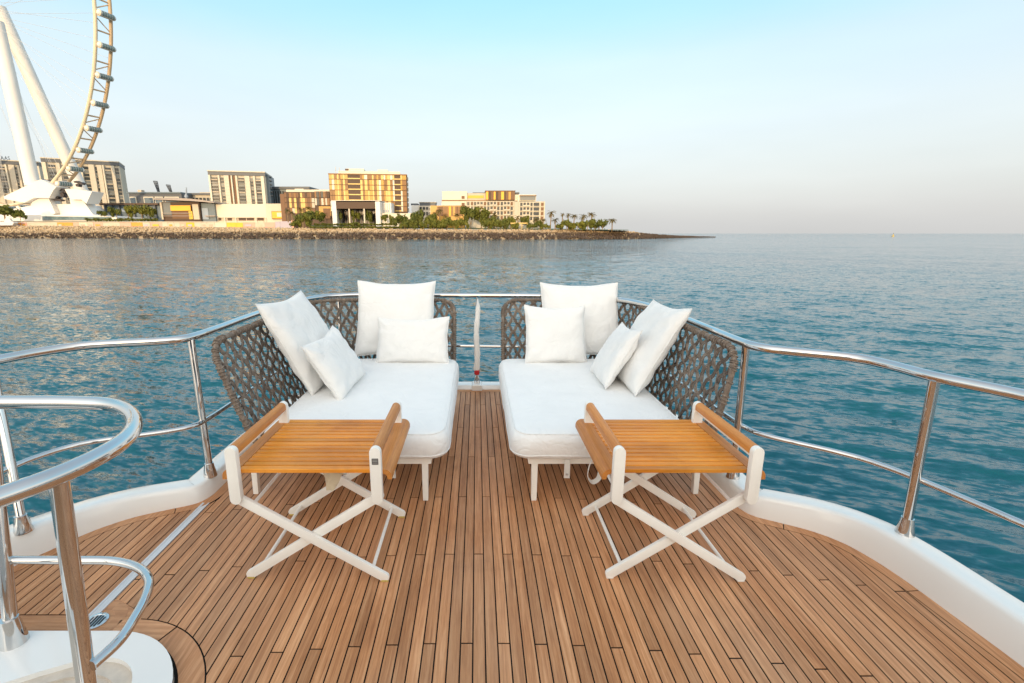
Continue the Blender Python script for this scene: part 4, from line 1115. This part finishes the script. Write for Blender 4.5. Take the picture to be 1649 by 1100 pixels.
cf = Bld('cafe_pavilion', 'brown cafe pavilion with sweeping grey roof and golden sign band', 'pavilion', 295, 420)
cf.body(257, 318, 325, 'umber', 1.0, 14)
cf.part('sign_band', 272, 304.5, 331, 339.5, 'amber', -.6, .8); cf.part('glow_board', 300, 306, 340, 353, 'ochre', -.2, 1.1)
cf.part('glass_wall', 258.5, 271.5, 326, 346, 'glass_grey', .6, .4); cf.part('glass_wall', 272, 300, 340, 352, 'brown', .6, .4)
cf.part('stone_pier', 307.5, 317, 329, 353.5, 'stone', -.4, 1.2); cf.part('stone_pier', 255.5, 258.2, 326, 353.5, 'stone', -.4, 1.2)
for q in (343, 347.5): cf.part('handrail', 258, 304, q, q + .8, 'roof_grey', -.9, .4)
cf.body(318, 340, 327, 'steel_blue', 3, 12, 'glass_wing'); cf.part('window', 319, 329, 335, 353, 'blue_grey', 2.6, .4); cf.part('terrace', 325, 341, 347, 348.6, 'roof_grey', .5, 2)
rf = MB(); up_, dn_ = [], []
for i in range(13):
    t_ = i / 12; x_ = lerp(246, 344, t_); y_ = 319.8 - 1.6 * math.sin(min(1, t_ * 1.6) * math.pi) * .5 + 9.0 * max(0, t_ - .55) ** 1.5 * 2.0
    a_ = at(x_, y_, 415); dn = at(x_, y_ + 1.6 + 2.2 * math.sin(math.pi * t_), 415); up_.append((a_.x, a_.z)); dn_.append((dn.x, dn.z))
rf.prism(up_ + dn_[::-1], 1, 415, 440); rf.build('roof', M['roof_grey'], cf.t, loc=cf.o)

dk = Bld('office_block', 'dark flat roofed block half hidden behind the brown hotel wing', 'building', 468, 480)
dk.body(437, 498, 302, 'steel_blue', 0, 25); dk.part('roof', 435, 500, 300.8, 304.5, 'slate', -2, 29)
for i in range(5): dk.part('window', 439 + i * 4, 441.4 + i * 4, 308, 330, 'glass_dark', -.3, .3)
def screen_facade(b, x0, x1, rows, mats, wmin, wmax, seed, f=-.35, balc=()):
    """columns of narrow upright panels, the pattern changing every two storeys"""
    rd = random.Random(seed); edges = [x0]
    while edges[-1] < x1 - wmax * .7: edges.append(min(x1, edges[-1] + rd.uniform(wmin, wmax)))
    edges[-1] = x1
    pats = {}
    for ri, (ya, yb) in enumerate(rows):
        key = (ri + 1) // 2
        if key not in pats:
            prev = None; pt = []
            for _ in edges:
                m_ = rd.choice(mats)
                while m_ == prev and rd.random() < .75: m_ = rd.choice(mats)
                prev = m_; pt.append(m_)
            pats[key] = pt
        for ci in range(len(edges) - 1):
            a, c = edges[ci], edges[ci + 1]
            hit = [q for q in balc if q[0] <= (a + c) / 2 <= q[1]]
            if hit:
                b.part('window', a + .1, c - .1, ya + .8, yb - .5, 'umber' if (ci + ri) % 2 else 'bronze', .05, .2)
                b.part('balcony', a, c, yb - 2.4, yb - .7, 'gold_pale', f * 1.3, .3)
            else: b.part('panel', a + .12, c - .12, ya + .45, yb - .45, pats[key][ci], f - rd.uniform(0, .2), .55)
h1 = Bld('hotel_wing', 'lower brown hotel wing with upright timber screens left of golden hotel', 'building', 495, 415)
h1.body(457, 531.5, 309, 'umber', 0, 25); h1.part('penthouse', 457.5, 531, 304.5, 309, 'warm_white', 5, 16); h1.part('penthouse', 471, 485, 303, 304.6, 'warm_white', 6, 10)
h1.part('end_wall', 449, 457, 312, 366, 'brown', 2, 20)
screen_facade(h1, 457.5, 506, [(310, 318.5), (318.5, 326.5), (326.5, 335), (335, 344)], ['brown', 'brown', 'gold_pale', 'umber', 'bronze', 'cream'], 2.6, 4.2, 5)
screen_facade(h1, 507, 531, [(308, 319), (319, 331)], ['brown', 'bronze', 'umber', 'glass_dark', 'pale'], 2.6, 4.4, 8, -1.2)
h1.part('doorway', 513, 532, 332.5, 348, 'gold', -2.0, 2.0); h1.part('opening', 520, 531, 336, 352, 'brown', -2.4, .4)

h2 = Bld('golden_hotel', 'tall golden hotel block with upright bronze panels and white roof plant', 'building', 595, 390)
h2.turn(7)
h2.body(531.5, 656, 281.5, 'umber', 0, 32)
screen_facade(h2, 532, 655.5, [(281.4, 289.4), (289.4, 298.2), (298.2, 306.6), (306.6, 315.2), (315.2, 324), (324, 332.4), (332.4, 341)], ['gold', 'gold', 'bronze', 'gold_pale', 'gold_pale', 'bronze', 'warm_white'], 2.7, 5.0, 12, balc=((563, 581), (635, 645)))
h2.part('cornice', 531, 657, 280, 281.4, 'bronze', -.6, 33)
h2.part('roof_plant', 546, 645, 275, 280, 'warm_white', 3, 22)
h2.part('roof_plant', 558, 587, 270.8, 275, 'warm_white', 4, 12); h2.part('roof_plant', 609, 625, 271.5, 275, 'warm_white', 5, 10); h2.part('vent', 557, 562.5, 271.4, 274, 'umber', 3.6, .4)
for x_, y_ in ((542, 268.5), (548, 269.5), (645.5, 277)): h2.part('antenna', x_, x_ + .5, y_, 281, 'stone', 3, .3)
for i in range(7): h2.part('window', 656.2, 658.6, 284 + i * 8.4, 290 + i * 8.4, 'glass_grey', 3, 3)

pt = Bld('portal_canopy', 'big dark canopy on white side walls before golden hotel', 'canopy', 580, 362)
pt.part('side_wall', 533, 540, 323.5, 366, 'white_wall', 0, 22); pt.part('side_wall', 603.5, 611, 324.5, 366, 'white_wall', 0, 22)
pt.part('fascia', 540.05, 603.4, 325, 336, 'umber', .4, 21); pt.part('roof', 532.5, 611.5, 322.8, 323.4, 'white_wall', -.2, 22.5)
pt.part('glass_wall', 541, 603, 336, 366, 'glass_dark', 14, .6)
for i in range(14): pt.part('mullion', 541.5 + i * 4.5, 542 + i * 4.5, 336, 360, 'brown', 13.4, .5)
for a in (559.5, 583.8): pt.part('column', a, a + 2, 336, 366, 'pale', .2, 1.2)
wb = Bld('white_annex', 'white flat roofed annex between canopy and shrubs', 'building', 625, 372)
wb.body(611.2, 629, 326.5, 'white_wall', 0, 14, y1=344); wb.body(615, 667, 344, 'warm_white', -6, 16, 'low_wall', y1=366)
for i in range(5): wb.part('fin', 612 + i * 3.4, 613 + i * 3.4, 327, 343.8, 'pale', -.5, .5)
wb.part('window', 617, 626, 338, 342, 'blue_grey', -.3, .3); wb.part('opening', 617, 625, 352, 360, 'glass_grey', -6.2, .2)

fb = Bld('distant_villa', 'small white and grey villa far behind the shrubs', 'building', 685, 470)
fb.body(662, 675, 330.5, 'white_wall', 0, 15); fb.part('roof', 661, 672, 327.6, 330.5, 'slate', 1, 10); fb.body(674, 702, 331.5, 'pale', -2, 18, 'wing'); fb.part('penthouse', 675, 701, 326, 331.5, 'slate', 0, 14); fb.part('roof', 674, 702, 325.4, 326, 'pale', -.5, 15)
for i in range(5): fb.part('window', 675.5 + i * 5.2, 679.2 + i * 5.2, 333.5, 338, 'glass_dark', -2.3, .3); fb.part('window', 675.5 + i * 5.2, 679.2 + i * 5.2, 341.5, 347, 'glass_dark', -2.3, .3)

rs = Bld('beach_resort', 'long cream beach resort with window grid and stepped gold roof block', 'building', 790, 355)
rs.body(712, 752, 308, 'warm_white', 0, 20, 'tower', y1=322); rs.body(711, 750, 324, 'warm_white', .3, 20, 'tower', y1=331); rs.part('shadow_gap', 711, 786, 321.9, 324.1, 'bronze', .6, 19)
for y_ in (315.6, 326.6): rs.part('window', 743.3, 748, y_, y_ + 4.6, 'brown', -.3, .5)
rs.body(692.5, 748, 331, 'gold', 1, 20, 'screen_wall'); screen_facade(rs, 703, 744, [(332, 348)], ['bronze', 'brown', 'gold', 'bronze', 'amber'], 2.2, 4.2, 21, .6)
rs.body(750, 829, 323.5, 'cream', .5, 20, 'wing'); rs.body(828.5, 878, 324.5, 'cream', -.6, 20, 'wing'); rs.body(834, 836, 316, 'warm_white', .5, 20, 'fin', y1=330)
rs.part('roof_terrace', 751, 782, 310.8, 321.8, 'cream', 2, 16); rs.part('terrace_opening', 753, 779, 314.4, 319, 'ochre', 1.8, .25); rs.part('roof', 761, 782, 309.3, 310.7, 'slate', 3, 14)
rs.body(782, 829, 308.2, 'bronze', -.2, 20, 'roof_block', y1=322.5); rs.part('roof', 781, 830, 307, 308.1, 'brown', -.8, 22)
screen_facade(rs, 782.5, 828.5, [(308.4, 322)], ['brown', 'gold', 'brown', 'umber', 'amber'], 2.4, 5, 33, -.7)
rs.part('roof', 829, 837, 309, 311.5, 'slate', 3, 12); rs.part('wall', 829, 864, 313, 323, 'warm_white', 2, 14); rs.part('terrace_glass', 838, 863, 315.6, 322, 'glass_grey', 1.6, .4); rs.part('roof', 837, 864.5, 314.3, 315.4, 'brown', .9, 16)
xs_ = [752.2, 758.6, 763.4, 768.4, 773.8, 779.4, 785, 790, 795.4, 801, 806.6, 812, 817.4, 822.6]
for i, x_ in enumerate(xs_):
    for j in range(4):
        y_ = 325.3 + j * 7.6
        rs.part('window', x_, x_ + 3.5, y_, y_ + 5.4, 'brown' if (i + j) % 4 == 1 else 'glass_dark', .3, .25)
        if i in (3, 4, 7, 8, 11, 12): rs.part('balcony', x_ - .5, x_ + 4.2, y_ + 4.2, y_ + 6.3, 'pale', -.9, 1.2)
for x_ in xs_[1:]: rs.part('pier', x_ - 1.5, x_ - .7, 324, 356, 'warm_white', -.2, .7)
for j in range(1, 4): rs.part('string_course', 751, 828, 324 + j * 7.6 - .7, 324 + j * 7.6, 'warm_white', -.25, .7)
for i, (x_, w_) in enumerate(((838, 3.6), (843, 3.8), (848.6, 3.8), (854.6, 3.2), (859.6, 9), (871.6, 4.2))):
    for j in range(4):
        y_ = 326.6 + j * 7.5
        rs.part('window', x_, x_ + w_, y_, y_ + 5.2, 'brown' if i == 5 else 'glass_dark', -.8, .25)
        if i in (1, 2): rs.part('balcony', x_ - .4, x_ + w_ + .6, y_ + 4, y_ + 6.2, 'pale', -2.0, 1.2)
for x_ in (836.6, 842, 847.7, 853.2, 858.4, 869.4, 876.6): rs.part('pier', x_ - .1, x_ + .8, 325, 356, 'warm_white', -1.3, .7)
for j in range(1, 4): rs.part('string_course', 837, 877, 325 + j * 7.5 - .6, 325 + j * 7.5, 'warm_white', -1.35, .7)
pg = Bld('pergola', 'pale yellow pergola on the resort lawn', 'pergola', 838, 332)
for a in (823.5, 831, 841, 850): pg.part('post', a, a + 1, 360, 368.5, 'gold_pale', 0, .4)
pg.part('beam', 822.5, 852, 358.6, 360.4, 'gold_pale', -.3, 5); pg.part('wall', 852.5, 866, 362, 368.5, 'cream', 2, .5)

# hoarding of coloured panels along the promenade
hd = Bld('promenade_hoarding', 'long low hoarding of orange, pink and cream panels along the promenade', 'hoarding', 235, 405)
rd = random.Random(4); x_ = -20.0
while x_ < 468:
    w_ = rd.uniform(8, 20); c_ = rd.choice(['cream', 'cream', 'pale', 'pink', 'orange', 'stone', 'amber', 'warm_white', 'cream', 'pink']) if x_ < 420 else rd.choice(['lilac', 'blue_grey', 'lilac', 'pink'])
    yt_ = lerp(358.2, 358.4, x_ / 460) if x_ < 420 else lerp(358.4, 354.4, (x_ - 420) / 50)
    hd.part('panel', x_, min(x_ + w_ - .3, 469), yt_ + rd.uniform(-.15, .15), 367, c_, rd.uniform(-.1, .1), .3)
    if rd.random() < .6: hd.part('panel_patch', x_ + w_ * .2, x_ + w_ * .7, yt_ + 3, yt_ + 6, rd.choice(['orange', 'amber', 'lilac', 'stone', 'pink']), -.25, .12)
    x_ += w_
cpn = hd.part('coping', -20, 420, 357, 357.9, 'warm_white', -.4, .9)

bt = Bld('white_boat', 'small white motor boat drawn up behind the stones at far left', 'boat', 8, 396)
flat('hull', [(-14, 357.5), (20, 357), (22, 359), (19, 364), (-12, 364.5)], 396, 400, M['wheel_white'], bt.t, bt.o)
flat('cabin', [(8, 352), (15, 351.5), (18, 357), (6, 357.4)], 397, 399, M['wheel_white'], bt.t, bt.o)
flat('boot_stripe', [(-13, 363.2), (19.6, 362.8), (19, 364.2), (-12, 364.8)], 395.8, 395.95, M['machine'], bt.t, bt.o)

by = zplane(1438, 380.6, SEA)
bo = thing('marker_buoy', 'tiny yellow marker buoy on the open sea near the horizon', 'buoy', by)
MB().lathe([(.3, -.6), (1.5, -.4), (1.6, .5), (1.1, .9), (.4, 1.1), (.3, 3.0), (.05, 3.2)], (0, 0, 0), 14).build('float', M['ochre'], bo, 40)
MB().tube([(0, 0, 3.0), (0, 0, 4.0)], .25, 8).build('top_mark', M['machine'], bo, 40)

# ================================================================== planting
def leaf_mat(name, dark, light):
    k = N(name); oi = k.n('ShaderNodeObjectInfo')
    f = k.noise(k.pos(), .55, 4, .7)
    c = k.mix(1.0, k.ramp(f, [(.3, dark), (.72, light)]), k.ramp(oi.outputs['Random'], [(0, (.75, .78, .8)), (1, (1.3, 1.2, 1.0))]), 'MULTIPLY')
    return k.setup(color=c, rough=.7, spec=.2)
M['leaf'] = leaf_mat('shrub_leaves', (.045, .070, .014), (.20, .20, .04))
M['frond'] = leaf_mat('palm_fronds', (.070, .062, .018), (.22, .165, .05))
M['trunk'] = plain('tree_bark', (.26, .18, .10), .9, scale=1.5, var=.3)
def crown_mesh(seed, n, lobes):
    rd = random.Random(seed); m = MB()
    cs = [(Vector((rd.uniform(-.62, .62), rd.uniform(-.5, .5), rd.uniform(.25, .72))), rd.uniform(.24, .42)) for _ in range(lobes)]
    for i in range(n):
        c, r = rd.choice(cs); d = Vector((rd.gauss(0, 1), rd.gauss(0, 1), rd.gauss(0, 1))).normalized()
        p = c + d * r * rd.uniform(.55, 1.06) * (.8 + .35 * noise.noise(d * 2.6 + c * 5))
        if p.z < .02: p.z = .02 + rd.random() * .1
        a = (d + Vector((rd.uniform(-.8, .8), rd.uniform(-.8, .8), rd.uniform(-.8, .8)))).normalized(); t1 = a.orthogonal().normalized(); t2 = a.cross(t1); s_ = rd.uniform(.06, .12)
        m.add([p - t1 * s_, p + t2 * s_ * .6, p + t1 * s_, p - t2 * s_ * .6], [(0, 1, 2, 3)])
    me = m.mesh('crown'); me.materials.append(M['leaf']); return me
crowns = [crown_mesh(s, 900, l) for s, l in ((1, 7), (2, 9), (3, 6), (4, 11))]
tm = MB().tube([(0, 0, -.1), (.02, 0, .25), (.01, .02, .55)], [.05, .035, .015], 7); tm.tube([(.02, 0, .2), (-.15, .05, .5)], [.025, .008], 5); tm.tube([(.02, 0, .22), (.2, -.05, .55)], [.025, .008], 5)
trunk_me = tm.mesh('trunk', 60); trunk_me.materials.append(M['trunk'])
def shrub(px, pyb, w, h, Y, label, group, name='shrub', cat='shrub', tree=False):
    b = at(px, pyb, Y); w *= 1.4; h *= 1.3; u = at(px + w / 2, pyb, Y).x - b.x; z = at(px, pyb - h, Y).z - b.z
    t = thing(name, label, cat, (b.x, Y, b.z), group)
    c = link('crown', random.choice(crowns), t); c.scale = (u, max(u * .8, 2), z * (.72 if tree else 1)); c.location = (0, 0, z * .28 if tree else -.1); c.rotation_euler = (0, 0, random.uniform(-.6, .6) + random.choice([0, math.pi]))
    k_ = link('trunk', trunk_me, t); k_.scale = (u * .9, u * .9, z * .8)
    return t
def palm_mesh(seed):
    rd = random.Random(seed); m = MB(); nf = 22
    for i in range(nf):
        az = 2 * math.pi * i / nf + rd.uniform(-.15, .15); el = rd.uniform(-.35, 1.25); L = rd.uniform(.85, 1.1)
        pts = []; p = Vector((0, 0, 0)); e = el
        for k in range(8):
            pts.append(p.copy()); p = p + Vector((math.cos(az) * math.cos(e), math.sin(az) * math.cos(e), math.sin(e))) * L / 7; e -= .24
        sd = Vector((-math.sin(az), math.cos(az), 0))
        for k in range(1, 8):
            w = .20 * math.sin(math.pi * (k + .6) / 8.6) + .03
            for s_ in (-1, 1):
                for q in (0, .5):
                    b0 = pts[k - 1].lerp(pts[k], q); tip = b0 + sd * s_ * w + (pts[k] - pts[k - 1]) * .9 + Vector((0, 0, -.07 - .06 * rd.random()))
                    m.add([b0, b0 + (pts[k] - pts[k - 1]) * .42, tip], [(0, 1, 2)])
    me = m.mesh('crown'); me.materials.append(M['frond']); return me
palms_me = [palm_mesh(s) for s in (1, 2, 3)]
def palm(px, pyb, pyt, r, Y, label, group):
    b, tp_ = at(px, pyb, Y), at(px, pyt + r * .7, Y); rr = at(px + r, pyt, Y).x - at(px, pyt, Y).x; h = tp_.z - b.z
    t = thing('palm_tree', label, 'palm tree', b, group); ln = random.uniform(-.05, .05) * h
    MB().tube([(0, 0, -1), (ln * .3, 0, h * .4), (ln, 0, h)], [.42, .33, .3], 8).build('trunk', M['trunk'], t, 60)
    c = link('crown', random.choice(palms_me), t); c.location = (ln, 0, h - .1); c.scale = (rr, rr, rr); c.rotation_euler = (0, 0, random.uniform(0, 6))
    return t
G1 = 'palms along the resort point'
for px, yb, yt, r, lb in ((886, 369, 337, 9, 'tallest palm just right of the cream beach resort'), (894, 369, 349, 8, 'low palm right behind the tallest resort palm'), (905, 368, 341.5, 5, 'slim small headed palm first in row right of resort'), (915, 368, 341.5, 6, 'second palm from the resort in the point row'),
                          (923.5, 369.5, 342, 8, 'pale trunked palm in the middle of the point row'), (937.5, 369, 342.5, 9, 'bushy palm left of the last tall palm on the point'), (952, 369.5, 339.5, 9, 'last tall palm of the row on the point'), (964.5, 368, 353, 6, 'short palm over the rounded shrub on the point'), (985.5, 370, 348.5, 9, 'lone palm nearest the tip of the point')):
    palm(px, yb, yt, r, 325, lb, G1)
for px, yb, yt, r, lb in ((464, 356, 334, 7, 'leftmost palm before the brown hotel wing'), (471, 357, 338, 6, 'second palm from left before the brown hotel wing'), (486, 358, 332, 8, 'third palm before the brown hotel wing'), (499, 358, 330.5, 8, 'fourth palm before the brown hotel wing')):
    palm(px, yb, yt, r, 385, lb, 'palms before the hotel wing')
for px, yb, yt, r, lb in ((702, 368, 338, 8, 'leftmost brownish palm before the resort screen wall'), (709, 368, 334, 8, 'second palm before the resort screen wall'), (719, 368, 345, 6, 'third, shorter palm before the resort'), (736, 368, 341, 7, 'palm with pale trunk before the resort screen wall'), (796, 367, 340, 8, 'reddish palm before middle of the resort'),
                          (812, 367, 350, 7, 'low palm before the right half of the resort'), (834, 366, 345, 7, 'palm over the yellow pergola'), (862, 368, 348, 8, 'palm before the right wing of the resort'), (874, 368, 350, 7, 'palm at the right corner of the resort')):
    palm(px, yb, yt, r, 338, lb, 'palms before the resort')
for px, yb, w, h, Y_, lb in ((8, 353, 40, 20, 402, 'dark rounded shrub at the far left before the wheel base'), (33, 354, 16, 12, 402, 'smaller shrub right of the far left one'),
                             (170, 350, 18, 9, 425, 'first small shrub right of the wheel base'), (188, 350, 18, 14, 425, 'second rounded shrub before the arcade'), (207, 351, 22, 17, 425, 'third and fuller shrub before the arcade'), (229, 351, 24, 17, 425, 'fourth shrub before the arcade'), (246, 350, 16, 14, 425, 'shrub beside the cafe pavilion'),
                             (488, 366, 34, 22, 350, 'big mound shaped shrub left of the canopy'), (476, 367, 18, 10, 348, 'low yellowish shrub at foot of the mound'), (516, 357, 20, 14, 372, 'dark shrub left of the canopy wall'),
                             (548, 358, 12, 16, 368, 'small tree under the left bay of the canopy'), (573, 358, 14, 17, 368, 'small tree under the middle bay of the canopy'), (594, 358, 14, 16, 368, 'small tree under the right bay of the canopy'), (572, 366, 16, 8, 345, 'round low shrub on the canopy lawn'),
                             (617, 357, 14, 10, 350, 'clipped dark shrub before the white annex'), (631, 362, 10, 13, 345, 'spiky small shrub before the annex wall'), (645, 366, 24, 19, 338, 'full shrub left in the clump before the villa'), (659, 368, 18, 15, 334, 'pale shrub in front of the villa clump'), (672, 365, 26, 22, 340, 'tall shrub in the middle of the villa clump'), (690, 366, 24, 18, 336, 'flowering shrub right in the villa clump'), (703, 368, 16, 12, 334, 'rusty shrub at the right end of the villa clump'),
                             (720, 367, 22, 14, 330, 'bright green clipped shrub before the resort screen wall'), (790, 368, 26, 14, 331, 'dark low shrub under the resort trees'), (806, 368, 20, 14, 331, 'loose shrub before the resort middle'), (822, 366, 18, 16, 336, 'shrub left of the yellow pergola'),
                             (845, 362, 18, 12, 342, 'shrub behind the yellow pergola'), (868, 367, 14, 12, 336, 'shrub at the resort corner'), (912, 369, 18, 14, 322, 'shrub left under the point palms'), (930, 369, 20, 11, 322, 'shrub under the pale trunked palm'), (946, 369, 22, 14, 322, 'dark shrub under the last tall palm'), (970, 369, 20, 13, 320, 'rounded shrub at the end of the point row')):
    shrub(px, yb, w, h, Y_, lb, 'shrubs on the island')
for (px, w, h), od in zip(((652, 16, 10), (667, 18, 12), (682, 16, 11), (698, 18, 13), (712, 16, 11), (731, 18, 13), (744, 20, 15), (786, 22, 18), (799, 18, 13), (813, 18, 14), (829, 16, 9), (857, 16, 10), (878, 14, 9), (900, 14, 9), (921, 16, 9), (938, 16, 10), (957, 16, 10)), 'first second third fourth fifth sixth seventh eighth ninth tenth eleventh twelfth thirteenth fourteenth fifteenth sixteenth last'.split()):
    shrub(px, 368.6 + (px - 640) * .006, w, h, 329 - (px - 640) * .02, od + ' low shrub from the left along the lawn edge', 'low shrubs along the lawn edge')
for px, yb, w, h, Y_, lb in ((758, 369, 28, 30, 334, 'left of two dense trees before the resort'), (775, 369, 32, 28, 333, 'right of two dense trees before the resort')):
    shrub(px, yb, w, h, Y_, lb, 'broad trees before the resort', 'broad_tree', 'tree', True)
for x0_, x1_, y0_, y1_, Y_, lb in ((140, 256, 351.5, 357, 415, 'long low hedge above the promenade hoarding'), (506, 640, 359.5, 364, 352, 'upper clipped hedge before the canopy'), (500, 720, 364.5, 368.4, 342, 'lower yellowish hedge along the revetment top')):
    hg = Bld('hedge', lb, 'hedge', (x0_ + x1_) / 2, Y_, 'clipped hedges')
    n_ = int((x1_ - x0_) / 6)
    for i in range(n_):
        a_ = at(lerp(x0_, x1_, (i + .5) / n_), y1_, Y_); u_ = (at(x1_, y1_, Y_).x - at(x0_, y1_, Y_).x) / n_ * .95; z_ = (at(x0_, y0_, Y_).z - a_.z) * random.uniform(.9, 1.25)
        c = link('foliage', random.choice(crowns), hg.t); c.location = a_ + hg.o; c.scale = (u_, 2.2, z_)
lw = MB(); a_ = [at(x, y, Y_) for x, y, Y_ in ((500, 365.8, 346), (720, 368.8, 334), (1012, 371, 322), (1012, 370, 350), (720, 366.5, 372), (500, 362.5, 380))]
lw.add(a_, [tuple(range(6))])
struct(lw.build('lawn', M['grass']), label='green lawn along the top of the revetment')
